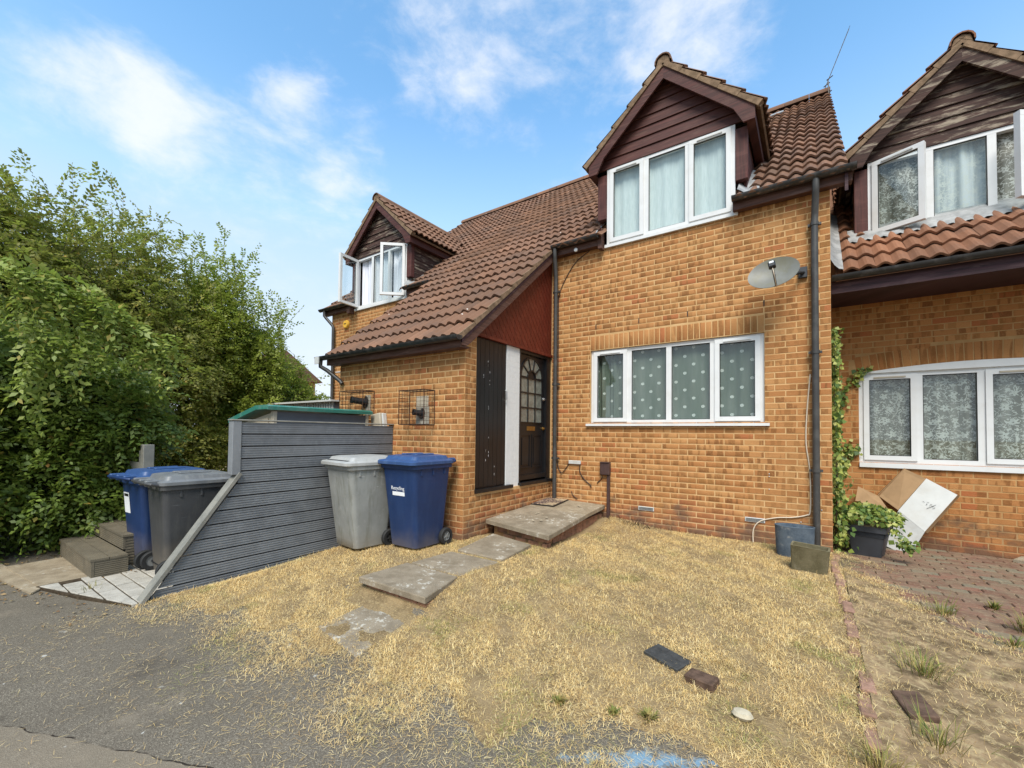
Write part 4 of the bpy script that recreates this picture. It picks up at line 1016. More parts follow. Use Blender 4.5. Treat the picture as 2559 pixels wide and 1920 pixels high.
rear = MB(); rear.add([(-10.12, YR, zr_-.03), (-6.365, YR, zr_-.03), (-6.365, 10.1, 4.3), (-10.12, 10.1, 4.3), (-10.12, YR, zr_-.1), (-6.365, YR, zr_-.1), (-6.365, 10.1, 4.2), (-10.12, 10.1, 4.2)], [(3, 2, 1, 0), (4, 5, 6, 7), (0, 1, 5, 4), (1, 2, 6, 5), (2, 3, 7, 6), (3, 0, 4, 7)])
rear.build('rear_roof', M['tile'], B_.t)
def skipB(p): return abs(p.x+8.10) < .97 and p.y < 2.1
B_.tilefield(roofB, FR((-10.13, -.185, zroof(-.185)-.012), X_, slope), 13, .29, rows_up, GA, skipB)
ridge(B_, -10.13, -6.37, YR, zroof(YR)+.06, 'tile', roofB)
mb = MB(); us = np.linspace(0, 1, 6); vs = np.linspace(0, 1, 8)
mb.sheet(lambda u, v: (-8.10+.90+.2*u, -.1+1.35*v, zroof(-.1+1.35*v)+.05+.09*(1-u)**3), us, vs); mb.build('lead_flashing', M['lead'], B_.t, smooth=True)
B_.finish(0, 300)

# ================================================================ right neighbour, set back
YN = 1.175
C_ = House((1.3, YN, 0), 'set-back brick house at right with lace curtains and peeling dark dormer', M['brick_b'], M['mortar_b'], M['tile_b'])
fn = FR((.0, YN, -.2), X_, Z_)
nu0, nu1, nz0, nz1 = .324, 2.62, .992, 2.165; xc = (nu0+nu1)/2; half = (nu1-nu0)/2; rise = .085
RR = (half*half+rise*rise)/(2*rise); zcn = nz1+.0+rise-RR
def arch(x, add=0): return zcn+math.sqrt(max(0, (RR+add)**2-(x-xc)**2))
def cutN(v):
    z = v-.2; r = RR+.225
    if z < nz1-.02 or z > zcn+r: return []
    h = math.sqrt(max(0, r*r-(z-zcn)**2)); return [(max(nu0-.10, xc-h), min(nu1+.1, xc+h))]
nw = C_.wall('front_wall', fn, 3.2, 3.16+.2, [(nu0, nu1, nz0+.2, nz1+.2)], shift=.03, cut=cutN)
n = 30; a_max = math.asin((half+.02)/RR)
for i in range(n):
    a = -a_max+2*a_max*(i+.5)/n; cx, cz = xc+(RR+.1125)*math.sin(a), zcn+(RR+.1125)*math.cos(a)
    fr_ = (Vector((cx, YN, cz)), Vector((math.cos(a), 0, -math.sin(a))), Vector((math.sin(a), 0, math.cos(a))), Vector((0, -1, 0)))
    C_.bricks.append((2*a_max*RR/n-.008, .215, frm(fr_, 0, 0, random.uniform(0, .002)), nw))
mb = MB(); pts = [(x, arch(x)) for x in np.linspace(nu0, nu1, 15)]
mb.prism([(nu0, nz1-.005), (nu1, nz1-.005)]+pts[::-1], FR((0, YN, 0), X_, Z_), -.02, .012); mb.build('window_head_infill', M['pvc'], C_.t)
LC = lambda s: ('lace', .016, .28, s)
window(C_, FR((nu0, YN+.02, nz0), X_, Z_), nu1-nu0, nz1-nz0-.004, [(.107, .511, 'C', LC(11), 'L', 0), (.625, 1.099, 'F', LC(12), None, 0), (1.223, 1.66, 'C', LC(13), 'R', 0), (1.79, 2.19, 'C', LC(14), 'R', 0)], fw=.062, sill=(.0, .0, .06, .05), vents='beige')
LP = lambda s: ('lace_pale', .02, .24, s)
YE = .33; ZE = 3.285
def zrn(y): return ZE+TS*(y-YE)
dormer(C_, 1.305, YN, 3.955, .868, 1.0, [(.103, .505, 'C', LC(15), 'L', 24), (.631, 1.092, 'F', LP(16), None, 0), (1.22, 1.63, 'C', LC(17), 'R', 35)], 'wood_worn', 'wood_v', 6.03, (1.06, 5.06), .2, 'tile_b', 4.0, True, zrn, sill=(.02, .02, .05, .03), vents='pvc_old', barge='wood_worn')
slopeN = (0, SC, SS)
mb = MB(); x0, x1 = .06, 3.2; y1 = 4.0
mb.add([(x0, YE, zrn(YE)-.03), (x1, YE, zrn(YE)-.03), (x1, y1, zrn(y1)-.03), (x0, y1, zrn(y1)-.03), (x0, YE, zrn(YE)-.09), (x1, YE, zrn(YE)-.09), (x1, y1, zrn(y1)-.09), (x0, y1, zrn(y1)-.09)], [(0, 1, 2, 3), (7, 6, 5, 4), (0, 4, 5, 1), (1, 5, 6, 2), (2, 6, 7, 3), (3, 7, 4, 0)])
roofC = mb.build('roof', M['tile_b'], C_.t)
mb = MB(); mb.add([(x0, y1, zrn(y1)-.03), (x1, y1, zrn(y1)-.03), (x1, 8, 3.2), (x0, 8, 3.2), (x0, y1, zrn(y1)-.1), (x1, y1, zrn(y1)-.1), (x1, 8, 3.1), (x0, 8, 3.1)], [(3, 2, 1, 0), (4, 5, 6, 7), (0, 1, 5, 4), (1, 2, 6, 5), (2, 3, 7, 6), (3, 0, 4, 7)]); mb.build('rear_roof', M['tile_b'], C_.t)
C_.tilefield(roofC, FR((.13, YE-.02, zrn(YE-.02)-.012), X_, slopeN), 10, .30, 3, GA)
C_.tilefield(roofC, FR((.13, YE-.02, zrn(YE-.02)-.012), X_, slopeN), 1, .30, 8, GA, v0=3*GA)
mb = MB(); us = np.linspace(0, 1, 60); vs = np.linspace(0, 1, 5)
mb.sheet(lambda u, v: (.22+2.3*u, YN+.03-.26*v, zrn(YN+.03-.26*v)+.055+.018*math.sin(u*2*math.pi*15)*v+.05*(1-v)**2), us, vs); mb.build('lead_apron', M['lead'], C_.t, smooth=True)
mb = MB(); us = np.linspace(0, 1, 4); vs = np.linspace(0, 1, 9)
mb.sheet(lambda u, v: (.005+.13*u, YE+.0+1.6*v, zrn(YE+1.6*v)+.05+.16*(1-u)**2), us, vs); mb.build('lead_flashing', M['lead'], C_.t, smooth=True)
mb = MB(); mb.box((.015, YE+.06, 3.07), (3.2, YE+.085, 3.24)); mb.build('fascia', M['fascia_b'], C_.t)
mb = MB(); mb.box((.015, YE+.086, 3.085), (3.2, YN-.002, 3.11)); mb.build('soffit', M['fascia_b'], C_.t)
gutter(C_, .02, 3.2, YE-.005, 3.265, .06, brackets=(1.05,))
C_.finish()

# ================================================================ ground
def lerp_tab(v, tab):
    for (a, fa), (b, fb) in zip(tab, tab[1:]):
        if v <= b: return fa+(fb-fa)*max(0, min(1, (v-a)/(b-a)))
    return tab[-1][1]
YT = [(-60, -.235), (-5.6, -.225), (-4.9, -.20), (-4.2, -.135), (-3.6, -.085), (-3.0, -.035), (-2.0, -.005), (0, .0), (1.3, -.03)]
def gz(x, y):
    b = lerp_tab(y, YT)
    s = max(0, min(1, (-4.75-x)/.25)); s = s*s*(3-2*s)
    left = -.185 if y > -5 else -.19
    b = b*(1-s)+min(b, left)*s if y > -4.7 else b
    b += .085*math.exp(-((x+2.6)/.45)**2)*math.exp(-(y/.4)**2)+.015*math.exp(-((x+3.5)/.4)**2)*math.exp(-((y+2.1)/.4)**2)
    u_ = max(0, min(1, (y+3.75)/.1)); v_ = max(0, min(1, (-2.2-y)/.8))
    b += .04*u_*u_*(3-2*u_)*v_*math.exp(-((x+3.1)/1.1)**4)
    b -= .03*math.exp(-((x+3.1)/.5)**4)*math.exp(-((y+3.95)/.17)**2)
    if x > .06: b -= .02*min(1, (x-.06)/.1)
    return b
vnoise = [ (random.uniform(.6, 5), random.uniform(.6, 5), random.uniform(0, 6.28)) for _ in range(10)]
def nz2(x, y):
    return sum(math.sin(a*x*1.7+b*y*1.3+p) for a, b, p in vnoise)/5
G = 300
xs = np.array([-G, -60, -25, -12, *np.arange(-9, 3.6, .25), 8, 25, 60, G]); ys = np.array([-G, -60, -25, -12, *np.arange(-8, 2.1, .25), 6, 25, 60, G])
mb = MB(); mb.sheet(lambda x, y: (x, y, gz(x, y)-.012), xs, ys)
g = mb.build('ground', M['soil'], smooth=True); tag(g, 'bare dry earth under the gardens', kind='structure')
# tarmac footway and road
xs = np.array([-40, -20, -12, *np.arange(-9, 4.1, .2), 8, 20]); ys = np.array([-30, -15, *np.arange(-9, -3.55, .1)])
mb = MB(); mb.sheet(lambda x, y: (x, y, gz(x, y)-.006), xs, ys)
g = mb.build('pavement', M['tarmac'], smooth=True); tag(g, 'worn grey tarmac footway in front of the lawn', kind='structure')
# lawn bed
def lawn_edge(x):
    e = lerp_tab(x, [(-5.2, -4.95), (-4.0, -4.68), (-2.9, -4.52), (-2.25, -4.52), (-1.6, -4.56), (-1.0, -4.46), (-.5, -4.38), (.1, -4.3), (.5, -4.2), (3, -4.2)])
    return e+.05*math.sin(x*9)+.03*math.sin(x*23+1)
def in_lawn(x, y): return -4.97 < x < -.01 and lawn_edge(x) < y < 0 and not (x < XP and y > YP)
st = .04; V = {}; VV = []; FF = []
def vid(i, j):
    if (i, j) not in V:
        x, y = i*st, j*st; V[(i, j)] = len(VV); VV.append((x, y, gz(x, y)+.004+.006*nz2(x*3, y*3)+.004*nz2(x*9, y*9)-.03*max(0, min(1, (lawn_edge(x)+.30-y)/.42))-.03*math.exp(-(((x+.78)/.38)**2+((y+4.18)/.2)**2))))
    return V[(i, j)]
for i in range(int(-5/st), 0):
    for j in range(int(-5/st), 0):
        if in_lawn((i+.5)*st, (j+.5)*st+.12) or in_lawn((i+.5)*st, (j+.5)*st): FF.append((vid(i, j), vid(i+1, j), vid(i+1, j+1), vid(i, j+1)))
o = ob('lawn', pymesh('lawn', VV, FF, M['soil'], True)); tag(o, 'straw-coloured parched lawn bed before the house', kind='structure')

# ---------------------------------------------------------------- garden path, step, edging
def quad_slab(name, c, top, thick, mat, parent, bev=.008):
    """slab from 4 top corners (x,y,z)"""
    P = [Vector(p) for p in c]; cen = sum(P, Vector())/4
    I = [p+(cen-p).normalized()*bev for p in P]
    V = [p-Z_*thick for p in P]+[p-Z_*bev for p in P]+I
    F = [(3, 2, 1, 0)]+[(a, (a+1) % 4, 4+(a+1) % 4, 4+a) for a in range(4)]+[(4+a, 4+(a+1) % 4, 8+(a+1) % 4, 8+a) for a in range(4)]+[(8, 9, 10, 11)]
    return MB().add(V, F).build(name, mat, parent)
path = thing('garden_path', (-3.1, -3, 0), 'stepped path of concrete slabs leading up to doorstep', 'path')
quad_slab('slab', [(-3.50, -3.74, .03), (-2.68, -3.72, .022), (-2.84, -3.17, .012), (-3.48, -3.20, .03)], 0, .05, M['slab'], path)
quad_slab('slab', [(-3.46, -3.16, .026), (-2.84, -3.13, .01), (-2.80, -2.60, .016), (-3.42, -2.63, .026)], 0, .05, M['slab'], path)
quad_slab('slab', [(-3.40, -2.55, .032), (-2.80, -2.54, .022), (-2.86, -1.90, .04), (-3.50, -1.78, .055)], 0, .05, M['slab'], path)
quad_slab('slab', [(-3.22, -4.30, -.138), (-2.62, -4.38, -.144), (-2.72, -3.86, -.125), (-3.26, -3.84, -.125)], 0, .05, M['slab'], path)
for k, (x0, x1) in enumerate(((-3.46, -3.25), (-3.24, -3.03), (-3.02, -2.81), (-2.80, -2.70))):
    MB().bbox((x0, -3.69, -.16), (x1, -3.60, -.042), .004).build('riser_brick', M['riser'], path)
step = thing('doorstep', (-3.2, -.9, .05), 'two pale concrete slabs on red bricks below the front door', 'step')
quad_slab('slab', [(-3.665, -1.72, .205), (-2.62, -1.90, .175), (-2.70, -.78, .232), (-3.67, -.70, .25)], 0, .055, M['slab'], step)
quad_slab('slab', [(-3.67, -.69, .25), (-2.705, -.77, .235), (-2.745, -.012, .262), (-3.67, -.012, .285)], 0, .055, M['slab2'], step)
MB().prism([(-3.60, -1.62), (-2.75, -1.78), (-2.79, -.03), (-3.64, -.03)], FR((0, 0, -.06), X_, Y_), 0, .19).build('mortar_core', M['mortar_b'], step)
random.seed(5)
for row in range(3):
    z1 = .118-row*.072
    k = 0; x = -3.52+(.11 if row % 2 else 0)
    while x < -2.72:
        L = min(.205, -2.70-x); y = -1.66-.165*((x+3.52)/.9); MB().bbox((x, y-.005, z1-.065), (x+L, y+.1, z1+random.uniform(-.001, .001)), .004).build('riser_brick', M['riser'], step); x += .215
    y = -1.70+(.11 if row % 2 else 0)
    while y < -.1:
        L = min(.205, -.02-y); xx = -2.735-.06*((y+1.7)/1.7); MB().bbox((xx-.1, y, z1-.065), (xx, y+L, z1+.02+random.uniform(-.001, .001)), .004).build('riser_brick', M['riser'], step); y += .215
def mat_mat():
    m, t, b = material('worn_doormat'); p = t.pos()
    v = t.voro(p, 26, out='Distance'); c = t.mix(t.sm(v, .25, .5), (.42, .30, .20), (.07, .045, .04))
    c = t.mix(t.sm(t.noise(p, 5, 3, .6), .45, .7), c, (.45, .34, .20)); t.put(b.inputs['Base Color'], c); b.inputs['Roughness'].default_value = .95
    t.put(b.inputs['Normal'], t.bump(t.noise(p, 120, 3, .7), .9, .008)); return m
dm = thing('doormat', (-3.5, -.35, .26), 'small patterned doormat with dark border on the doorstep', 'doormat')
Mm = Matrix.Translation((-3.50, -.335, .266)) @ Matrix.Rotation(math.radians(5), 4, 'Z') @ Matrix.Rotation(math.radians(2.2), 4, 'X')
b = MB(); b.bbox((-.19, -.29, 0), (.19, .29, .012), .004, Mm); b.build('border', M['dplastic'], dm)
b = MB(); b.bbox((-.172, -.272, .0121), (.172, .272, .018), .003, Mm); b.build('pile', mat_mat(), dm)
# petals scattered on the step
for i in range(14):
    x, y = random.uniform(-3.5, -2.8), random.uniform(-1.5, -.3); z = .21+.03*(y+1.7)/1.7*1.9; z = .215+(y+1.72)*.037
    MB().lathe([(.001, 0), (random.uniform(.008, .02), .004), (.001, .006)], 7, Matrix.Translation((x, y, z-.002))).build('fallen_petal', M['stone'], step)

edge = thing('garden_edging', (0, -2, 0), 'row of worn pink bricks on edge between lawn and driveway', 'edging')
random.seed(11); y = -4.05; pink = simple('pink_brick', (.30, .175, .125), .95, .2, .3, 18, .8, 60, dirt=(.13, .085, .045), dirt_amt=.9, dscale=9)
while y < -.05:
    L = .212; x = .025+.02*math.sin(y*1.5)+random.uniform(-.01, .01); zt = gz(0, y)+.024+random.uniform(-.022, .012)+(.05 if y < -3.9 else 0)
    Mx = Matrix.Translation((x, y+L/2, zt-.05)) @ Matrix.Rotation(random.uniform(-.07, .07)-.02, 4, 'Z') @ Matrix.Rotation(random.uniform(-.04, .04), 4, 'X')
    MB().bbox((-.034, -L/2, -.05), (.034, L/2, .05), .008, Mx).build('brick', pink, edge); y += L+.012

# ---------------------------------------------------------------- block-paved drive
random.seed(3)
dr = MB(); dr.sheet(lambda x, y: (x, y, gz(x, y)-.004), np.array([.03, .09, *np.arange(.3, 3.6, .25)]), np.arange(-4.1, 1.26, .25)); drv = dr.build('driveway', M['grout'], smooth=True); tag(drv, 'red and grey block-paved driveway before neighbour house', kind='structure')
blk = []
cache = {}
y = 1.07; row = 0
while y > -2.9:
    x = .12+(.1 if row % 2 else 0)
    while x < 2.9:
        q = px((x+.1, y+.05, 0)); 
        if q[0] < 2640 and q[2] > .3: blk.append((x, y, q[2]))
        x += .203
    y -= .103; row += 1
def blockmesh(a, b, h=.05, r=.006):
    m = MB(); m.bbox((-a/2, -b/2, -h), (a/2, b/2, 0), r); return m
bmesh_ = pymesh('paving_block', blockmesh(.197, .097).V, blockmesh(.197, .097).F, M['paver'])
blk.sort(key=lambda r: r[2])
def drive_cover(x, y): return max(0, min(1, (-.55-y)*.5+(.62-x)*1.0+.22*nz2(x*1.3, y*1.3)))
keep = [r for r in blk if drive_cover(r[0]+.1, r[1]+.05) < .75]
rest = MB()
for i, (x, y, zc) in enumerate(keep):
    Mx = Matrix.Translation((x+.1, y+.05, gz(x+.1, y+.05)+.006+random.uniform(-.005, .004))) @ Matrix.Rotation(random.uniform(-.02, .02), 4, 'Z') @ Matrix.Rotation(random.uniform(-.02, .02), 4, 'X')
    if i < 300: ob('paving_block', bmesh_, drv, Mx)
    else:
        t_ = blockmesh(.197, .097); rest.add([Mx @ v for v in t_.V], t_.F)
if rest.V: tag(rest.build('paving_blocks', M['paver'], drv), kind='stuff')
cs = quad_slab('concrete_strip', [(1.62, .95, -.0), (3.3, .2, -.0), (3.3, 1.12, .01), (1.72, 1.12, .01)], 0, .06, M['slab2'], None); tag(cs, 'pale concrete strip at the foot of the right-hand wall', kind='structure')

# ---------------------------------------------------------------- left forecourt
sl = quad_slab('paving_slab', [(-7.4, -5.42, -.192), (-6.26, -5.32, -.185), (-6.26, -4.9, -.183), (-7.4, -4.95, -.19)], 0, .04, M['slab2'], None); tag(sl, 'brown concrete flag between deck step and white setts', 'paving slab')
sl2 = quad_slab('concrete_kerb', [(-8.6, -5.75, -.212), (-6.1, -5.38, -.205), (-6.2, -5.30, -.198), (-8.6, -5.5, -.205)], 0, .05, M['slab2'], None); tag(sl2, 'thin concrete edging strip beside the tarmac', kind='structure')
sp = MB(); sp.prism([(-9, -3.0), (-9, -4.9), (-6.26, -4.9), (-6.26, -5.33), (-5.6, -5.16), (-4.985, -4.94), (-4.985, -3.0)], FR((0, 0, -.193), X_, Y_), -.02, 0); spo = sp.build('sett_paving', M['joint']); tag(spo, 'white-washed interlocking setts under the dark bins', kind='structure')
random.seed(8)
for r in range(11):
    y = -5.32+r*.145; x = -6.22+(.11 if r % 2 else 0)+r*.0
    if r > 3: x = -6.9+(.11 if r % 2 else 0)
    while x < -4.98:
        L = .21; x1 = min(x+L, -4.975)
        if x1-x > .05:
            q = [(x, y), (x1, y), (x1, y+.132), (x, y+.132)]; nx, ny = .39, -1.275
            q = clip(q, -.39, 1.275, .39*-6.26-1.275*-5.325)
            if len(q) >= 3:
                cx, cy = sum(p[0] for p in q)/len(q), sum(p[1] for p in q)/len(q); zz = -.183+random.uniform(-.003, .002)
                MB().loft([[(a, b_, -.22) for a, b_ in q], [(a, b_, zz-.005) for a, b_ in q], [(cx+(a-cx)*.955, cy+(b_-cy)*.93, zz) for a, b_ in q]]).build('sett', M['sett'], spo)
        x += L+.013
# deck steps
ds = thing('deck_steps', (-6.8, -4.7, -.18), 'two dark brown composite deck steps below the hedge', 'steps')
def grooved(a, b, axis, mat, name, parent, n=6, depth=.004, face='+z'):
    """board between corners a,b; grooves run along axis on one face"""
    a = Vector(a); b = Vector(b); ax = 'xyz'.index(axis); fa = 'xyz'.index(face[1]); ot = 3-ax-fa
    W = b[ot]-a[ot]; prof = []; k = 2*n+1
    for i in range(k):
        u0, u1 = W*i/k, W*(i+1)/k; d = 0 if i % 2 == 0 else -depth
        prof += [(u0+.0006, d), (u1-.0006, d)]
    T = b[fa]-a[fa]; poly = prof+[(W, -T), (0, -T)]
    def P(u, d, l):
        v = [0, 0, 0]; v[ot] = a[ot]+u; v[ax] = l; v[fa] = (b[fa]+d) if face[0] == '+' else (a[fa]-d); return tuple(v)
    m = len(poly); V = [P(u, d, a[ax]) for u, d in poly]+[P(u, d, b[ax]) for u, d in poly]
    F = [(i, (i+1) % m, m+(i+1) % m, m+i) for i in range(m)]+[tuple(reversed(range(m))), tuple(range(m, 2*m))]
    return MB().add(V, F).build(name, mat, parent)
for i in range(2):
    grooved((-7.55, -4.985+i*.148, -.022), (-6.12, -4.985+i*.148+.142, .002), 'x', M['deck'], 'tread_board', ds, 8)
    grooved((-7.6, -4.69+i*.148, .138), (-6.35, -4.69+i*.148+.142, .162), 'x', M['deck'], 'tread_board', ds, 8)
grooved((-7.54, -4.978, -.19), (-6.122, -4.955, -.023), 'x', M['deck'], 'riser_board', ds, 8, face='-y')
grooved((-6.145, -4.954, -.19), (-6.124, -4.69, -.023), 'y', M['deck'], 'riser_board', ds, 8, face='+x')
grooved((-7.59, -4.683, .003), (-6.36, -4.66, .137), 'x', M['deck'], 'riser_board', ds, 6, face='-y')
grooved((-6.38, -4.659, -.19), (-6.36, -4.38, .137), 'y', M['deck'], 'riser_board', ds, 10, face='+x')
gp = thing('gate_post', (-6.92, -4.2, -.19), 'weathered timber post beside the hedge and bins', 'post')
MB().bbox((-6.99, -4.40, -.2), (-6.88, -4.29, 1.13), .006).build('post', M['fence_trim'], gp)
MB().bbox((-7.10, -4.385, -.2), (-6.995, -4.35, 1.05), .004).build('side_board', M['fence_trim'], gp)
MB().bbox((-7.55, -4.38, -.2), (-7.105, -4.355, .9), .004).build('side_board', M['fence_trim'], gp)

# ---------------------------------------------------------------- fence
FX = -4.99
fe = thing('garden_fence', (FX, -3.2, -.1), 'charcoal grooved board fence with sloping end beside the lawn', 'fence')
ft = FR((FX, 0, 0), Y_, Z_)                    # u=y, v=z, N=+X
edgeA, edgeB = (-4.12, .865), (-4.90, -.245)   # sloping end
sdx, sdz = edgeB[0]-edgeA[0], edgeB[1]-edgeA[1]
top = 1.40; nb = 13; ph = .1268
bk_ = [(-4.08, 1.39), (-4.08, .84), (edgeB[0]+.2, edgeB[1]), (-2.16, edgeB[1]), (-2.16, 1.39)]
MB().prism(bk_, ft, -.05, -.022).build('dark_gap_sheet', M['seal_gap'], fe)  # black sheet added behind the boards so the gaps look dark
for i in range(nb):
    z1 = top-i*ph; z0 = z1-ph+.016
    if z1 < -.24: break
    ya1 = -4.10 if z1 > .88 else edgeA[0]+(z1-edgeA[1])/sdz*sdx+.05
    ya0 = -4.10 if z0 > .86 else edgeA[0]+(z0-edgeA[1])/sdz*sdx+.05
    n = 4; prof = []; k = 2*n+1
    for j in range(k):
        v0, v1 = (z1-z0)*j/k, (z1-z0)*(j+1)/k; d_ = 0 if j % 2 == 0 else -.006; prof += [(v0, d_), (v1, d_)]
    jx = random.uniform(-.0015, .0015)
    L = [(FX+d_+jx, ya0+(ya1-ya0)*v/(z1-z0), z0+v) for v, d_ in prof]+[(FX-.02, ya1, z1), (FX-.02, ya0, z0)]
    R_ = [(FX+d_+jx, -2.158, z0+v) for v, d_ in prof]+[(FX-.02, -2.158, z1), (FX-.02, -2.158, z0)]
    m = len(L); MB().add(L+R_, [(q, (q+1) % m, m+(q+1) % m, m+q) for q in range(m)]+[tuple(reversed(range(m))), tuple(range(m, 2*m))]).build('board', M['fence'], fe)
MB().bbox((FX-.085, -4.19, .865), (FX+.012, -4.105, 1.415), .005).build('post', M['fence'], fe)
MB().bbox((FX-.09, -4.2, 1.4165), (FX+.018, -2.155, 1.432), .004).build('cap', M['fence_trim'], fe)
MB().bbox((FX-.06, -2.25, -.1), (FX-.022, -2.16, 1.40), .004).build('post', M['fence'], fe)
# sloping rail
dirv = Vector((0, sdx, sdz)).normalized(); nrm = Vector((0, -dirv.z, dirv.y)); nrm = nrm if nrm.y < 0 else -nrm
o = Vector((FX-.06, edgeA[0], edgeA[1])); Ln = math.hypot(sdx, sdz)+.06
P = []
for s in (-.02, Ln):
    for a, b_ in ((-.03, .0), (.095, .0), (.095, .03), (-.03, .03)): P.append(o+dirv*s+X_*a+nrm*(b_-.012))
MB().add(P, [(3, 2, 1, 0), (4, 5, 6, 7), (0, 1, 5, 4), (1, 2, 6, 5), (2, 3, 7, 6), (3, 0, 4, 7)]).build('sloping_rail', M['fence_trim'], fe)

# ---------------------------------------------------------------- bins
def text_mesh(s, size, mat, ext=.0008):
    cu = bpy.data.curves.new('txt', 'FONT'); cu.body = s; cu.size = size; cu.extrude = ext; cu.align_x = 'CENTER'
    o = bpy.data.objects.new('txt', cu); COL.objects.link(o); dg = bpy.context.evaluated_depsgraph_get()
    me = bpy.data.meshes.new_from_object(o.evaluated_get(dg)); bpy.data.objects.remove(o); me.materials.clear(); me.materials.append(mat); return me
def wheelie(loc, rot, body, lid, label, h=.93, w=(.44, .56), dd=(.48, .66), lid_style=0, hub='rim', group='wheelie bins', lidtilt=0):
    """front faces local -y, hinge and wheels at +y"""
    T = thing('wheelie_bin', loc, label, 'bin', group); Mx = Matrix.Translation(Vector(loc)) @ Matrix.Rotation(math.radians(rot), 4, 'Z')
    b = MB(); R = []
    for k, (z, e) in enumerate(((.02, -.02), (.03, 0), (.12, 0), (.35, 0), (.62, 0), (h-.07, 0), (h-.065, .0))):
        s = (z-.03)/(h-.1); s = max(0, min(1, s)); ww, d_ = w[0]+(w[1]-w[0])*s+e, dd[0]+(dd[1]-dd[0])*s+e
        R.append(rrect(ww, d_, .055, z, 5, 0, -.02*s))
    b.loft(R, Mx); b.build('body', M[body], T, smooth='auto')
    b = MB(); b.loft([rrect(w[1]+.0, dd[1]+.0, .055, h-.075, 5, 0, -.02), rrect(w[1]+.045, dd[1]+.045, .06, h-.072, 5, 0, -.02), rrect(w[1]+.05, dd[1]+.05, .06, h-.012, 5, 0, -.02), rrect(w[1]+.0, dd[1]+.0, .055, h-.010, 5, 0, -.02)], Mx)
    b.build('rim', M[body], T, smooth='auto')
    for sx in (-.16, 0, .16):
        c = MB(); c.prism([(-.012, 0), (.012, 0), (.012, .13), (-.012, .13)], FR(Mx @ Vector((sx, -dd[1]/2-.017, h-.205)), Mx.to_3x3() @ X_, Z_), -.03, .004) if False else None
    for sy in (-.2, -.02, .16):
        for sx in (-1, 1):
            c = MB(); x0 = sx*(w[1]/2-.012); c.bbox((min(x0, x0+sx*.018), sy-.012, h-.15), (max(x0, x0+sx*.018), sy+.012, h-.073), .004, Mx); c.build('rib', M[body], T)
    L = MB(); lw, ld = w[1]+.075, dd[1]+.10; Ml = Mx @ Matrix.Translation((0, dd[1]/2-.02, h)) @ Matrix.Rotation(lidtilt, 4, 'X') @ Matrix.Translation((0, -dd[1]/2+.02, 0))
    cy = -.035
    L.loft([rrect(lw-.01, ld-.01, .06, -.028, 5, 0, cy), rrect(lw, ld, .065, -.024, 5, 0, cy), rrect(lw, ld, .065, .006, 5, 0, cy), rrect(lw-.03, ld-.03, .055, .018, 5, 0, cy),
            rrect(lw-.09, ld-.13, .05, .026, 5, 0, cy+.015), rrect(lw-.13, ld-.17, .05, .062, 5, 0, cy+.02), rrect(lw-.26, ld-.26, .06, .074, 5, 0, cy+.02)], Ml)
    lo = L.build('lid', M[lid], T, smooth='auto')
    if lid_style == 1:
        c = MB(); c.bbox((-lw/2+.09, cy-ld/2+.055, .0185), (lw/2-.09, cy-ld/2+.085, .030), .004, Ml); c.build('lid_slot', M['seal_gap'], lo)
    else:
        for sx in (-1, 1):
            c = MB(); c.bbox((sx*.09-.035, cy-.12, .070), (sx*.09+.035, cy+.17, .088), .008, Ml); c.build('lid_ridge', M[lid], lo)
    hb = MB(); hy = dd[1]/2+.07
    hb.tube([Mx @ Vector(p) for p in ((-w[1]/2+.02, dd[1]/2-.03, h-.03), (-w[1]/2+.02, hy, h-.005), (-w[1]/2+.05, hy+.03, h+.0), (w[1]/2-.05, hy+.03, h+.0), (w[1]/2-.02, hy, h-.005), (w[1]/2-.02, dd[1]/2-.03, h-.03))], .016, 10); hb.build('handle', M[body], T, smooth='auto')
    for sx in (-1, 0, 1):
        c = MB(); c.bbox((sx*.2-.03, dd[1]/2-.03, h-.03), (sx*.2+.03, hy+.035, h+.03), .01, Mx); c.build('hinge', M[lid], T)
    for sx in (-1, 1):
        Mw = Mx @ Matrix.Translation((sx*(w[0]/2+.035), dd[0]/2-.005, .1)) @ Matrix.Rotation(math.pi/2*sx, 4, 'Y')
        c = MB(); c.lathe([(.058, -.024), (.092, -.026), (.1, -.016), (.1, .016), (.092, .026), (.058, .024)], 26, Mw, cap=False); wh = c.build('wheel', M['tyre'], T, smooth='auto')
        c = MB(); c.lathe([(.059, -.012), (.059, .012), (.048, .018), (.046, .008), (.02, .006), (.018, .02), (.001, .022)], 20, Mw); c.build('hub', M[hub], wh, smooth='auto')
        for k in range(5):
            c = MB(); Ms = Mw @ Matrix.Rotation(k*2*math.pi/5, 4, 'Z'); c.bbox((.016, -.006, .008), (.05, .006, .019), .003, Ms); c.build('spoke', M[hub], wh)
    c = MB(); c.tube([Mx @ Vector((-w[0]/2-.02, dd[0]/2-.005, .1)), Mx @ Vector((w[0]/2+.02, dd[0]/2-.005, .1))], .014, 8); c.build('axle', M['dplastic'], T)
    return T, Mx
gb, Mg = wheelie((-4.58, -2.93, -.025), -6, 'bin_grey', 'bin_grey_lid', 'stained pale grey wheelie bin standing against the charcoal fence', .99, (.46, .57), (.42, .60), 1, 'tyre')
for k, z in enumerate((.50, .55, .60)):
    c = MB(); c.bbox((-.15, -.30+.02*0, z-.008), (.1-.03*k, -.2, z+.008), .004, Mg @ Matrix.Translation((0, .075-.022*(z/.5), 0))); c.build('moulded_rib', M['bin_grey'], gb)
bb, Mb_ = wheelie((-3.99, -2.60, .0), 0, 'bin_blue', 'bin_blue_lid', 'blue wheelie bin with white Recycling lettering beside porch corner', .985, (.43, .545), (.44, .58), 0)
tm_ = text_mesh('Recycling', .058, M['label_w']); fz = .70; fy = -.2-.29*.0
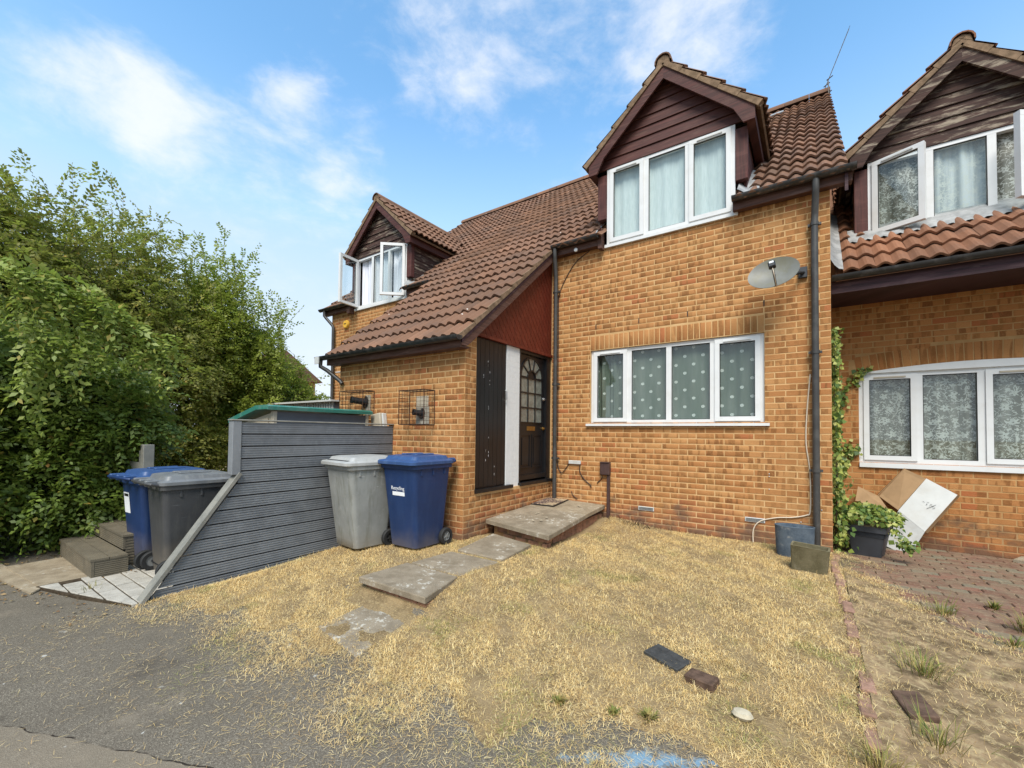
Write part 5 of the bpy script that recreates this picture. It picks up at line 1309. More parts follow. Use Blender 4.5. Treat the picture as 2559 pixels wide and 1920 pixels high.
def bin_front_y(z, dd=(.44, .58), h=.985): s = (z-.03)/(h-.1); return -(dd[0]+(dd[1]-dd[0])*s)/2-.02*s
ang = math.atan2(bin_front_y(.72)-bin_front_y(.60), .12)
ob('lettering', tm_, bb, Mb_ @ Matrix.Translation((-.02, bin_front_y(.67)-.0018, .67)) @ Matrix.Rotation(math.pi/2-ang*1.0, 4, 'X'))
c = MB(); c.box((-.11, 0, -.03), (.09, .0012, .014), Mb_ @ Matrix.Translation((0, bin_front_y(.635)-.0022, .635)) @ Matrix.Rotation(-ang, 4, 'X')); c.build('address_label', M['label_w'], bb)
db, Md = wheelie((-5.72, -4.29, -.185), 178, 'bin_dark', 'bin_dark_lid', 'dark grey wheelie bin standing behind the sloping fence end', .97, (.46, .58), (.50, .66), 0)
for x_, z_ in ((0, .62),):
    c = MB(); x1 = -.265; c.box((x1-.018, -.30, .555), (x1-.006, .28, .561), Md @ Matrix.Rotation(.065, 4, 'Y') @ Matrix.Translation((.01, 0, 0))); c.box((x1-.02, -.10, .3), (x1-.006, -.094, .86), Md @ Matrix.Rotation(.065, 4, 'Y') @ Matrix.Translation((.01, 0, 0))); c.build('panel_groove', M['seal_gap'], db)
b2, M2 = wheelie((-6.36, -4.33, -.185), 183, 'bin_blue', 'bin_blue_lid', 'blue wheelie bin with white sticker next to the deck steps', .98, (.45, .57), (.49, .66), 0)
c = MB(); s = (.72-.03)/.88; c.box((-.09, 0, -.13), (.06, .0015, .10), M2 @ Matrix.Translation((.14, (.49+.17*s)/2-.02*s+.003, .70)) @ Matrix.Rotation(-.09, 4, 'X')); st_ = c.build('sticker', M['label_w'], b2)
c = MB(); c.box((-.075, .0016, .055), (.045, .0026, .085), M2 @ Matrix.Translation((.14, (.49+.17*s)/2-.02*s+.003, .70)) @ Matrix.Rotation(-.09, 4, 'X')); c.build('sticker_print', M['dplastic'], st_)
cr = thing('recycling_crate', (-4.22, -2.35, -.02), 'black plastic crate tucked between the grey and blue bins', 'crate')
c = MB(); c.loft([rrect(.26, .22, .03, -.02, 4), rrect(.32, .26, .03, .33, 4), rrect(.36, .3, .03, .34, 4), rrect(.36, .3, .03, .37, 4), rrect(.30, .24, .03, .37, 4), rrect(.25, .2, .03, .02, 4)], Matrix.Translation((-4.235, -2.33, 0))); c.build('tub', M['dplastic'], cr, smooth='auto')
c = MB(); c.box((-4.26, -2.472, .16), (-4.16, -2.468, .25)); c.build('sticker', M['label_w'], cr)

# ---------------------------------------------------------------- storage box with green lid, meter box, flue guards
sb = thing('storage_box', (-5.8, -3.0, -.1), 'grey and beige plastic storage shed with green lid behind fence', 'storage shed')
MB().box((-5.34, -3.62, -.15), (-5.31, -2.36, 1.545)).build('front_panel', M['greypanel'], sb)
MB().prism([(-6.16, -.15), (-5.342, -.15), (-5.342, 1.535), (-6.16, 1.40)], FR((0, -3.62, 0), X_, Z_), -.05, -.0).build('end_panel', M['beige'], sb)
MB().prism([(-6.05, 1.25), (-5.44, 1.25), (-5.44, 1.47), (-6.05, 1.37)], FR((0, -3.621, 0), X_, Z_), 0, .012).build('end_inset', M['beige'], sb)
for y in (-3.64, -2.38): MB().bbox((-5.36, y, -.15), (-5.296, y+.045, 1.55), .005).build('corner_trim', M['beige'], sb)
b = MB(); 
prof = [(-6.27, 1.41), (-5.55, 1.565), (-5.29, 1.567), (-5.255, 1.56), (-5.252, 1.60), (-5.30, 1.617), (-5.56, 1.615), (-6.27, 1.462)]
b.prism(prof, FR((0, -3.72, 0), X_, Z_), -1.42, 0); b.build('lid', M['green_lid'], sb)
MB().box((-6.16, -2.36, -.15), (-5.35, -2.33, 1.4)).build('rear_end_panel', M['beige'], sb)
mbx = thing('meter_box', (-5.2, -2.2, 1.3), 'cream plastic meter cover on porch wall above the fence', 'meter box')
Mx = Matrix.Translation((-5.235, -2.152, 1.32)) @ Matrix.Rotation(math.radians(-8), 4, 'Y')
MB().bbox((-.11, -.10, 0), (.10, -.0, .26), .012, Mx).build('cover', M['beige'], mbx); MB().bbox((.101, -.07, .01), (.13, -.0, .25), .006, Mx).build('backplate', M['pvc_old'], mbx)
M['plate'] = simple('cement_patch', (.30, .265, .21), .9, .2, .15, 15)
def flue_guard(x0, x1, z0, z1, dep, label, flue, plate):
    T = thing('flue_guard', ((x0+x1)/2, YP, (z0+z1)/2), label, 'flue guard', 'wire cages on the porch wall')
    yf = YP-dep; fr_ = MB()
    C8 = [(x, y, z) for x in (x0, x1) for y in (yf, YP-.004) for z in (z0, z1)]
    for a in range(8):
        for b_ in range(a+1, 8):
            if sum(abs(p-q) > 1e-6 for p, q in zip(C8[a], C8[b_])) == 1: fr_.tube([C8[a], C8[b_]], .0055, 6)
    fr_.build('frame', M['rust'], T)
    wr = MB(); n = 7; m = 9
    for i in range(1, n):
        x = x0+(x1-x0)*i/n
        wr.tube([(x, YP-.004, z1), (x, yf, z1), (x, yf, z0), (x, YP-.004, z0)], .0022, 4)
    for j in range(1, m):
        z = z0+(z1-z0)*j/m; wr.tube([(x0, YP-.004, z), (x0, yf, z), (x1, yf, z), (x1, YP-.004, z)], .0022, 4)
    for j in range(1, 4):
        y = YP-dep*j/4; wr.tube([(x0, y, z0), (x0, y, z1), (x1, y, z1), (x1, y, z0), (x0, y, z0)], .002, 4)
    wr.build('mesh', M['rust'], T)
    fx_, fz_, fr2, ln = flue; d = Vector((-.35, -1, .12)).normalized(); p0 = Vector((fx_, YP, fz_))
    fl_ = MB(); fl_.tube([p0, p0+d*.02, p0+d*.021, p0+d*ln], [fr2*1.05, fr2*1.05, fr2*.62, fr2*.5], 16); fl_.tube([p0+d*ln*.85, p0+d*ln], fr2*.6, 16); fl_.build('flue_pipe', M['dplastic'], T, smooth='auto')
    if plate:
        MB().bbox((plate[0], YP-.012, plate[2]), (plate[1], YP-.006, plate[3]), .002).build('wall_plate', M['plate'], T)
    return T
flue_guard(-5.98, -5.42, 1.48, 1.915, .20, 'rusty wire cage over black flue, partly hidden by green lid', (-5.62, 1.76, .085, .22), (-5.62, -5.50, 1.56, 1.86))
g2 = flue_guard(-4.66, -4.19, 1.42, 1.865, .19, 'rusty wire cage over black flue with cream patch on porch wall', (-4.42, 1.57, .07, .13), (-4.53, -4.28, 1.43, 1.66))
MB().bbox((-4.53, YP-.009, 1.665), (-4.30, YP-.005, 1.80), .001).build('cream_patch', M['beige'], g2)

# ---------------------------------------------------------------- dish and aerial
sd = thing('satellite_dish', (-.5, -.3, 3.2), 'oval grey satellite dish on the wall beside the downpipe', 'satellite dish')
ctr = Vector((-.545, -.37, 3.215)); nrm = Vector((-.05, -.93, .36)).normalized(); ux = (X_-nrm*X_.dot(nrm)).normalized(); uy = nrm.cross(ux)
ra = math.radians(10); ux, uy = ux*math.cos(ra)+uy*math.sin(ra), uy*math.cos(ra)-ux*math.sin(ra)
V = []; F = []; nr, ns = 7, 36
for side in (0, 1):
    for i in range(nr+1):
        r = i/nr
        for k in range(ns):
            a = 2*math.pi*k/ns; V.append(ctr+ux*(.262*r*math.cos(a))+uy*(.205*r*math.sin(a))+nrm*(.055*r*r-.05-(.006 if side else 0)))
    o_ = side*(nr+1)*ns
    F += [(o_+i*ns+k, o_+i*ns+(k+1) % ns, o_+(i+1)*ns+(k+1) % ns, o_+(i+1)*ns+k) for i in range(nr) for k in range(ns)]
F += [(nr*ns+k, nr*ns+(k+1) % ns, (nr+1)*ns+nr*ns+(k+1) % ns, (nr+1)*ns+nr*ns+k) for k in range(ns)]
dishm = simple('dish_grey', (.165, .162, .14), .5, .4, .1, 6, dirt=(.15, .14, .09), dirt_amt=.8, dscale=4)
MB().add(V, F).build('reflector', dishm, sd, smooth='auto')
b0 = ctr-uy*.19+nrm*.0; lp = ctr-uy*.10+nrm*.26
MB().tube([b0, lp-uy*.06], .011, 8).build('arm', M['dplastic'], sd)
Q = Matrix(((ux.x, uy.x, nrm.x, lp.x), (ux.y, uy.y, nrm.y, lp.y), (ux.z, uy.z, nrm.z, lp.z), (0, 0, 0, 1)))
b = MB(); b.bbox((-.035, -.05, -.03), (.035, .03, .03), .01, Q); l_ = b.build('receiver', M['dplastic'], sd); MB().bbox((-.022, -.005, .0305), (.022, .02, .034), .002, Q).build('receiver_cap', M['label_w'], l_)
cw_ = MB(); cw_.tube([lp-uy*.05, lp-uy*.12+nrm*.01, lp-uy*.17-nrm*.05, b0-uy*.02, b0+uy*.03-nrm*.03], .005, 6); cw_.build('cable', M['cable_w'], sd, smooth=True)
MB().tube([ctr-nrm*.05, ctr-nrm*.1+X_*.05, (-.30, -.12, 3.24), (-.255, -.03, 3.26)], .018, 10).build('mount_arm', M['dplastic'], sd, smooth=True)
MB().bbox((-.31, -.045, 3.2), (-.22, -.005, 3.33), .006).build('wall_bracket', M['potgrey'], sd)
ae = thing('tv_aerial', (.12, 4.9, 8.4), 'thin leaning television aerial above the roof verge', 'aerial')
dk = simple('weathered_aerial_metal', (.16, .14, .12), .6, .4, .2, 20)
MB().tube([(.155, 4.7, 7.8), (.12, 4.7, 8.72)], .011, 6).build('mast', dk, ae)
MB().tube([(.07, 4.7, 8.55), (.47, 4.7, 9.60)], .008, 6).build('boom', dk, ae)
for k in range(9):
    q = k/8; p = Vector((.16+.30*q, 4.7, 8.78+.80*q)); MB().tube([p-Y_*.10+X_*.02, p+Y_*.10-X_*.02], .0035, 5).build('element', dk, ae)
for p in ((.10, 8.6), (.13, 8.42), (.15, 8.72)): MB().tube([(p[0]-.05, 4.68, p[1]-.03), (p[0]+.05, 4.72, p[1]+.05)], .010, 5).build('clamp', M['rust'], ae)

# ---------------------------------------------------------------- pots, trough, cardboard, loose pieces
dp = thing('half_round_pot', (-.352, -.42, 0), 'mottled blue-grey oval pot at the foot of the downpipe', 'pot')
R = []
def oval(w, d, z, n=28): return [(-.352+w*math.cos(2*math.pi*k/n), -.42+d*math.sin(2*math.pi*k/n), z) for k in range(n)]
MB().loft([oval(.165, .10, -.06), oval(.178, .12, .12), oval(.186, .13, .315), oval(.19, .134, .335), oval(.175, .12, .338), oval(.168, .112, .31), oval(.155, .09, .05)]).build('pot_wall', M['dpot'], dp, smooth='auto')
tr = thing('stone_trough', (-.225, -.82, -.03), 'mossy rectangular stone trough tilted before the blue pot', 'trough')
Mx = Matrix.Translation((-.218, -.93, -.035)) @ Matrix.Rotation(math.radians(-5), 4, 'Z') @ Matrix.Rotation(math.radians(5), 4, 'X') @ Matrix.Rotation(math.radians(3), 4, 'Y')
MB().loft([rrect(.285, .125, .012, -.04, 3), rrect(.315, .145, .012, .268, 3), rrect(.318, .15, .012, .28, 3), rrect(.28, .11, .01, .28, 3), rrect(.27, .095, .01, .16, 3)], Mx).build('trough_shell', M['trough'], tr, smooth='auto')
MB().loft([rrect(.268, .094, .01, .161, 3), rrect(.268, .094, .01, .185, 3)], Mx).build('soil', M['grout'], tr)
pl_ = thing('planter', (.30, .33, -.04), 'square tapered charcoal planter overflowing with variegated ivy', 'planter')
Mx = Matrix.Translation((.335, .30, -.045)) @ Matrix.Rotation(math.radians(-14), 4, 'Z')
MB().loft([rrect(.25, .25, .015, 0, 3), rrect(.345, .345, .02, .30, 3), rrect(.375, .375, .02, .305, 3), rrect(.38, .38, .02, .365, 3), rrect(.34, .34, .02, .365, 3), rrect(.32, .32, .02, .30, 3)], Mx).build('pot', M['potgrey'], pl_, smooth='auto')
for k in range(4):
    MB().loft([rrect(.332+.004*k+.0, .332+.004*k, .02, .25+k*.012, 3), rrect(.345+.004*k, .345+.004*k, .02, .254+k*.012, 3), rrect(.334+.004*k, .334+.004*k, .02, .258+k*.012, 3)], Mx).build('pot_ring', M['potgrey'], pl_, smooth='auto')
MB().loft([rrect(.31, .31, .02, .30, 3), rrect(.318, .318, .02, .345, 3)], Mx).build('soil', M['grout'], pl_)
cb = thing('cardboard_box', (.75, .95, 0), 'opened cardboard box, white outside, leaning under the lace window', 'cardboard box')
def sheet4(c, t, mo, parent, name, mi=None):
    P = [Vector(p) for p in c]; n = (P[1]-P[0]).cross(P[3]-P[0]).normalized()
    if n.y > 0: n = -n
    o = MB().add(P+[p-n*t for p in P], [(0, 1, 2, 3), (7, 6, 5, 4), (0, 1, 5, 4), (1, 2, 6, 5), (2, 3, 7, 6), (3, 0, 4, 7)]).build(name, mo, parent); return o, n
w1, n1 = sheet4([(.675, .93, .43), (.885, .78, .225), (1.20, .98, .66), (.955, 1.10, .825)], .006, M['card_w'], cb, 'white_panel')
sheet4([(.525, .86, .0), (.735, .72, -.075), (.884, .777, .222), (.674, .927, .428)], .006, M['card_w'], cb, 'white_flap')
sheet4([(.505, 1.05, .575), (.672, .932, .432), (.952, 1.105, .826), (.765, 1.13, .93)], .006, M['card_b'], cb, 'brown_panel')
sheet4([(.265, .98, .50), (.60, .93, .40), (.503, 1.055, .575), (.30, 1.08, .68)], .006, M['card_b'], cb, 'brown_flap')
sheet4([(.885, .782, .222), (.925, .86, .20), (1.235, 1.06, .64), (1.203, .985, .657)], .006, M['card_b'], cb, 'side_flap')
sheet4([(.49, 1.06, .575), (.505, 1.115, .60), (.765, 1.155, .945), (.762, 1.135, .932)], .006, M['card_b'], cb, 'side_flap')
ctr_ = Vector((.945, .935, .53))
random.seed(4)
U_ = (Vector((.885, .78, .225))-Vector((.675, .93, .43))).normalized(); V_ = n1.cross(U_)
for k in range(11):
    a = ctr_+U_*(-.05+.012*k)+V_*random.uniform(-.012, .012)+n1*.002; b_ = a+U_*random.uniform(-.01, .02)+V_*random.uniform(-.02, .02)
    MB().tube([a, b_], .0022, 4).build('pen_mark', M['ink'], w1)
MB().tube([ctr_+n1*.002+U_*.03-V_*.05, ctr_+n1*.002+U_*.045+V_*.045], .002, 4).build('pen_mark', M['ink'], w1)
def loose(name, label, cat, a, b, loc, rot, mat, bev=.006, tilt=(0, 0)):
    Mx = Matrix.Translation(loc) @ Matrix.Rotation(math.radians(rot), 4, 'Z') @ Matrix.Rotation(math.radians(tilt[0]), 4, 'X') @ Matrix.Rotation(math.radians(tilt[1]), 4, 'Y')
    o = MB().bbox(a, b, bev).build(name, mat, None, world=Mx); return tag(o, label, cat)
loose('slate_tile', 'dark slate tile lying flat in the dry lawn', 'tile', (-.12, -.075, -.02), (.12, .075, .012), (-.925, -3.37, gz(-.9, -3.37)+.013), -20, M['slate'], tilt=(2, 3))
loose('brick', 'brown brick half sunk in the lawn beside the slate', 'brick', (-.08, -.05, -.04), (.08, .05, .028), (-.70, -3.50, gz(-.7, -3.5)+.016), -12, M['oldbrick'], tilt=(3, -2))
loose('brick', 'dark brick lying among weeds on the block driveway', 'brick', (-.06, -.1, -.04), (.06, .1, .03), (.235, -3.15, gz(.25, -3.15)+.022), 14, M['oldbrick'], tilt=(4, -8))
o = MB().lathe([(.001, -.02), (.035, -.018), (.05, 0), (.04, .016), (.001, .02)], 11, Matrix.Diagonal((1, .75, 1, 1))).build('stone', M['stone'], None, smooth='auto', world=Matrix.Translation((-.475, -3.68, gz(-.5, -3.68)+.022))); tag(o, 'pale flat stone on the lawn near the front edge', 'stone')

# ---------------------------------------------------------------- metal shed and far house
ms = thing('metal_shed', (-9.3, -1.2, -.1), 'low white ribbed metal shed behind the storage box', 'shed')
b = MB(); b.box((-10.6, -1.0, -.2), (-8.2, -.35, 1.93)); b.build('body', M['greypanel'], ms)
for k in range(26): MB().box((-10.58+k*.092, -1.03, -.2), (-10.58+k*.092+.045, -1.001, 1.928)).build('wall_rib', M['pvc_old'], ms)
b = MB(); b.prism([(-1.12, 1.93), (-.3, 1.95), (-.3, 1.98), (-1.12, 1.965)], FR((-10.75, 0, 0), Y_, Z_), 0, 2.6); b.build('roof', M['pvc_old'], ms)
fh = thing('distant_house', (-35, 10, 0), 'distant brick house with brown roof glimpsed through the trees', 'house')
b = MB(); b.box((-38, 7.5, -.3), (-32, 12.5, 5.2)); b.build('wall', M['mortar_b'], fh)
b = MB(); b.prism([(7.1, 5.1), (12.9, 5.1), (10, 7.2)], FR((-38.4, 0, 0), Y_, Z_), 0, 6.8); b.build('roof', M['tile'], fh)
for z in (1.0, 3.6):
    for y in (8.2, 10.6):
        b = MB(); b.box((-32.02, y, z), (-31.97, y+1.2, z+1.1)); wn = b.build('window', M['pvc'], fh); MB().box((-31.969, y+.08, z+.08), (-31.96, y+1.12, z+1.02)).build('pane', M['dark'], wn)
# ================================================================ vegetation
rng = np.random.default_rng(12)
def unit(a): return a/np.maximum(1e-9, np.linalg.norm(a, axis=-1, keepdims=True))
def leaf_arrays(P, D, N, L, W):
    Sd = unit(np.cross(D, N)); N = np.cross(Sd, D); L = L[:, None]; W = W[:, None]; n = len(P)
    V = np.empty((n, 4, 3)); mid = P+D*L*.46
    V[:, 0] = P; V[:, 1] = mid+Sd*W*.5+N*W*.16; V[:, 2] = P+D*L-N*L*.08; V[:, 3] = mid-Sd*W*.5+N*W*.16
    return V.reshape(-1, 3), np.arange(4*n).reshape(n, 4)
def spray_leaves(O, D, ln, nl, ls, droop=.25, out=None):
    """leaves set alternately along twigs"""
    m = len(O); up = np.array([0, 0, 1.0]); n0 = unit(up*.8+(D if out is None else out)*.5+rng.normal(0, .35, (m, 3)))
    Sd = unit(np.cross(D, n0)); n0 = np.cross(Sd, D); Ps, Ds, Ns, Ls = [], [], [], []
    for k in range(nl):
        s = (k+.5)/nl; P = O+D*(ln*s)[:, None]; P[:, 2] -= droop*ln*s*s
        sg = 1 if k % 2 else -1
        d = unit(D*(.45+.5*s)+Sd*sg*.85+rng.normal(0, .18, (m, 3))-up*.12)
        Ps.append(P+rng.normal(0, .006, (m, 3))); Ds.append(d); Ns.append(unit(n0+rng.normal(0, .33, (m, 3)))); Ls.append(ls*rng.uniform(.65, 1.15, m)*(1-.25*abs(s-.5)))
    return np.vstack(Ps), np.vstack(Ds), np.vstack(Ns), np.hstack(Ls)
def blob_points(blobs, n, rmin=.6, rmax=1.05, zmin=-.1):
    C = np.array([b[:3] for b in blobs]); R = np.array([b[3:6] for b in blobs]); w_ = (R[:, 0]*R[:, 1]+R[:, 1]*R[:, 2]+R[:, 0]*R[:, 2]); w_ = w_/w_.sum()
    out, nrm = [], []
    while sum(len(o) for o in out) < n:
        i = rng.choice(len(blobs), 4000, p=w_); d = unit(rng.normal(0, 1, (4000, 3)))
        bump = 1+.10*np.sin(d[:, 0]*7+i)+.08*np.sin(d[:, 2]*9+i*2)+.06*np.sin(d[:, 1]*13)
        r = rng.uniform(rmin, rmax, 4000)*bump
        P = C[i]+d*R[i]*r[:, None]
        q = np.min(np.linalg.norm((P[:, None]-C[None])/R[None], axis=2), axis=1)
        ok = (q > .55) & (P[:, 2] > zmin); out.append(P[ok]); nrm.append(unit(d/R[i])[ok])
    return np.vstack(out)[:n], np.vstack(nrm)[:n]
def foliage(name, label, cat, base, blobs, nsp, nl, ln, ls, mat, trunk=None, core=True, shoots=0, shoot_len=.8, up=.0, group=None, extra=None, asp=.58, droop=.3, zmin=-.12):
    T = thing(name, base, label, cat, group)
    O, N = blob_points(blobs, nsp, zmin=zmin); D = unit(N*.75+rng.normal(0, .5, (nsp, 3))+np.array([0, 0, up])); O = O-D*ln*.6
    A = [spray_leaves(O, D, rng.uniform(.6, 1.3, nsp)*ln, nl, ls, droop, N)]
    stems = MB()
    if shoots:
        O2, N2 = blob_points(blobs, shoots*4, .9, 1.0); k = np.argsort(-(N2[:, 2]+rng.uniform(-.5, .5, len(N2))+.25*O2[:, 2]))[:shoots]; O2, N2 = O2[k], N2[k]
        D2 = unit(N2*.35+np.array([0, 0, .75])+rng.normal(0, .22, (shoots, 3))); L2 = rng.uniform(.45, 1.2, shoots)*shoot_len
        A.append(spray_leaves(O2, D2, L2, 22, ls*1.15, .12, N2))
        for o_, d_, l_ in zip(O2, D2, L2):
            P = [Vector(o_+d_*l_*s-np.array([0, 0, .12*l_*s*s])) for s in (0, .35, .7, 1)]; stems.tube(P, .005, 4, cap=False, r2=.0015)
            for s in (.25, .5, .7):
                p = o_+d_*l_*s; dd = unit(d_*.6+rng.normal(0, .6, 3)); A.append(spray_leaves(p[None], dd[None], np.array([l_*.4]), 11, ls*1.1, .15))
    if extra is not None: A += extra
    P, Dd, Nn, L = (np.vstack([a[i] for a in A]) if i < 3 else np.hstack([a[i] for a in A]) for i in range(4))
    V, F = leaf_arrays(P, Dd, Nn, L, L*asp)
    ob('crown', npmesh('crown', V, F, mat), T)
    if trunk:
        for pts, r0, r1 in trunk: stems.tube(pts, r0, 8, r2=r1)
    for (cx, cy, cz, rx, ry, rz) in (blobs if trunk else ()):
        stems.tube([base[:2]+(max(.2, cz*.35),), ((base[0]+cx)/2+.1, (base[1]+cy)/2, cz*.7), (cx, cy, cz), (cx+rx*.3, cy-ry*.2, cz+rz*.7)], .05, 6, r2=.01)
    if stems.V: stems.build('trunk' if trunk else 'twigs', M['bark'], T, smooth=True)
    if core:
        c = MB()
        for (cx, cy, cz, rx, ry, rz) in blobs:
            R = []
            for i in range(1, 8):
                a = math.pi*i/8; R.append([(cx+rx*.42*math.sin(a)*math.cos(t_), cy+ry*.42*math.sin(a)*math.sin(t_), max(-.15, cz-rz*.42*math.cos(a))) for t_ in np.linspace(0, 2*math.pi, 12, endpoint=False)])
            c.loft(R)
        c.build('dark_core', M['hedgecore'], T, smooth=True)  # solid dark lumps added to block light through the foliage
    return T
M['hedgecore'] = simple('dark_crown_core', (.018, .024, .010), .95, .05, .4, 12, .8, 20)  # near-black fill for the added light-blocking cores
# overhanging arching branch with hanging sprays
def arching(pts, n, ls):
    P = np.array(pts, float); res = []
    for i in range(n):
        s = i/(n-1)*(len(P)-1); k = min(int(s), len(P)-2); f = s-k; p = P[k]*(1-f)+P[k+1]*f; tdir = unit(P[k+1]-P[k])
        for j in range(5):
            d = unit(tdir*.5+rng.normal(0, .45, 3)+np.array([.35, 0, -.25 if j else .25])); res.append(spray_leaves((p+rng.normal(0, .05, 3))[None], d[None], np.array([rng.uniform(.2, .42)]), 12, ls, .8))
    return res
ex = arching([(-7.6, -6.3, 2.95), (-7.2, -5.75, 3.0), (-7.0, -5.3, 2.95), (-6.95, -4.85, 2.78), (-6.9, -4.5, 2.55), (-6.9, -4.25, 2.3)], 40, .095)
ex += arching([(-7.1, -5.45, 2.85), (-7.0, -5.35, 2.5), (-6.98, -5.3, 2.2), (-6.98, -5.28, 1.95)], 12, .09)
ex += arching([(-7.05, -5.05, 2.75), (-6.98, -5.0, 2.45), (-6.96, -4.98, 2.2)], 9, .09)
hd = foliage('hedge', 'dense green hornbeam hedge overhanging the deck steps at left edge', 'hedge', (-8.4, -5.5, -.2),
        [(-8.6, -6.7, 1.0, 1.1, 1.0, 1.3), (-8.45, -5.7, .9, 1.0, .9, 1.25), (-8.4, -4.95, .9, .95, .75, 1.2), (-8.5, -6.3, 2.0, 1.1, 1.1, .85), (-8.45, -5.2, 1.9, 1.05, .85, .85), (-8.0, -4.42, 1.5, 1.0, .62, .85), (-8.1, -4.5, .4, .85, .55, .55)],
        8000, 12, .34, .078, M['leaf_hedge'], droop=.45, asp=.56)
P, Dd, Nn, L = (np.vstack([a[i] for a in ex]) if i < 3 else np.hstack([a[i] for a in ex]) for i in range(4)); V, F = leaf_arrays(P, Dd, Nn, L, L*.5); ob('arching_branch', npmesh('arching_branch', V, F, M['leaf_arch']), hd)
foliage('tree', 'olive-green bushy tree behind the hedge at the left edge', 'tree', (-11.0, -5.3, -.2), [(-10.9, -5.3, 3.5, 1.5, 1.2, 1.75), (-10.6, -6.2, 4.0, 1.2, 1.0, 1.45), (-10.9, -4.5, 2.6, 1.3, 1.0, 1.5)],
        8200, 11, .36, .078, M['leaf_tree'], trunk=[([(-11, -5.3, -.2), (-11, -5.25, 1.2), (-10.9, -5.3, 2.8)], .11, .05)], shoots=26, shoot_len=.75, group='trees left of the terrace')
foliage('tree', 'tall olive-green tree with long shoots behind the wheelie bins', 'tree', (-11.7, -3.7, -.2), [(-11.6, -3.65, 3.6, 1.45, 1.2, 1.85), (-11.2, -3.1, 2.4, 1.35, 1.1, 1.55), (-11.3, -4.2, 1.6, 1.4, 1.0, 1.3), (-11.2, -2.9, .9, 1.3, 1.1, 1.0)],
        10000, 11, .36, .078, M['leaf_tree'], trunk=[([(-11.7, -3.7, -.2), (-11.65, -3.7, 1.4), (-11.6, -3.7, 3)], .12, .05)], shoots=40, shoot_len=1.0, group='trees left of the terrace')
foliage('tree', 'airy green tree with open top just left of the far house', 'tree', (-11.9, -1.3, -.2), [(-11.8, -1.95, 3.4, 1.1, .9, 1.75), (-11.7, -1.05, 2.75, 1.0, .75, 1.3), (-11.5, -1.3, 1.3, 1.1, .9, 1.2)],
        6800, 11, .36, .078, M['leaf_light'], trunk=[([(-11.9, -1.3, -.2), (-11.85, -1.4, 1.5), (-11.8, -1.6, 3)], .09, .04)], shoots=75, shoot_len=1.25, group='trees left of the terrace')
foliage('tree', 'small bright green tree beside the corner of the far house', 'tree', (-12.7, .4, -.2), [(-12.6, .2, 2.0, 1.0, .75, 1.35), (-12.4, .8, 1.3, .9, .8, 1.3)],
        3800, 10, .32, .074, M['leaf_light'], trunk=[([(-12.7, .4, -.2), (-12.6, .4, 1.5)], .06, .03)], shoots=14, shoot_len=.6, group='trees left of the terrace')

# ivy on the set-back corner, and in the planter
def ivy(name, label, P, N, ls, parent=None, base=None, cat='ivy'):
    n = len(P); D = unit(np.array([0, 0, -1.0])+rng.normal(0, .7, (n, 3))+N*.2); Nn = unit(N+rng.normal(0, .35, (n, 3)))
    L = ls*rng.uniform(.5, 1.15, n); V, F = leaf_arrays(P, D, Nn, L, L*.95)
    me = npmesh(name, V, F, M['leaf_ivy'])
    if parent is not None: return ob(name, me, parent)
    T = thing('ivy', base, label, cat); ob('leaves', me, T); return T
n = 1500; z = rng.uniform(-.05, 2.62, n)**1.0; wd = np.interp(z, [0, .5, .9, 1.4, 2.0, 2.7], [.24, .2, .15, .10, .085, .03])
P = np.stack([.01+np.abs(rng.normal(0, .45, n))*wd*.8+.01, rng.uniform(.02, .9, n)**1.3+.02, z], 1)
Nn = np.tile([.75, -.6, .25], (n, 1))
strands = []
def strand(pts, m, spread=.035):
    pts = np.array(pts); s = rng.uniform(0, len(pts)-1.001, m); k = s.astype(int); f = (s-k)[:, None]; p = pts[k]*(1-f)+pts[k+1]*f+rng.normal(0, spread, (m, 3))*[1, .3, 1]; p[:, 1] = np.minimum(p[:, 1], YN-.012); return p
q = np.vstack([strand([(.06, YN-.03, 1.55), (.12, YN-.03, 1.75), (.22, YN-.03, 2.0), (.33, YN-.03, 2.16), (.38, YN-.03, 2.24)], 110), strand([(.05, YN-.03, .75), (.13, YN-.03, .9), (.2, YN-.03, 1.1), (.31, YN-.03, 1.18)], 90),
               strand([(.13, YN-.03, .9), (.2, YN-.03, 1.05), (.22, YN-.03, 1.25)], 45, .025), strand([(.05, .9, 0), (.2, .75, .1), (.28, .7, .3)], 160, .06), strand([(.05, .4, 2.3), (.09, .5, 2.5), (.1, .6, 2.68)], 26, .02)])
P = np.vstack([P, q]); Nn = np.vstack([Nn, np.tile([.15, -.95, .25], (len(q), 1))])
ivt = ivy('ivy', 'yellow-green variegated ivy climbing the recessed corner beside downpipe', P, Nn, .062, base=(.1, .6, -.03))
sm_ = MB()
for x, y in ((.03, .15), (.035, .4), (.05, .7)): sm_.tube([(x, y, -.05), (x+.02, y, .9), (x, y+.03, 1.7), (x+.01, y, 2.5)], .009, 6, r2=.003)
sm_.tube([(.06, YN-.02, 1.5), (.12, YN-.02, 1.75), (.22, YN-.02, 2.0), (.36, YN-.02, 2.2)], .006, 5, r2=.002); sm_.tube([(.05, YN-.02, .7), (.13, YN-.02, .9), (.31, YN-.02, 1.18)], .006, 5, r2=.002)
sm_.build('stems', M['bark'], ivt, smooth=True)
n = 900; th = rng.uniform(0, 6.283, n); rr = np.sqrt(rng.uniform(0, 1, n))*.28
P = np.stack([.335+rr*np.cos(th)*1.1, .30+rr*np.sin(th), .385+.13*(1-(rr/.3)**2)+rng.uniform(-.03, .05, n)-.03*np.maximum(0, rr-.2)*6], 1)
Nn = unit(np.stack([np.cos(th)*.5, np.sin(th)*.5-.35, np.ones(n)*.7], 1))
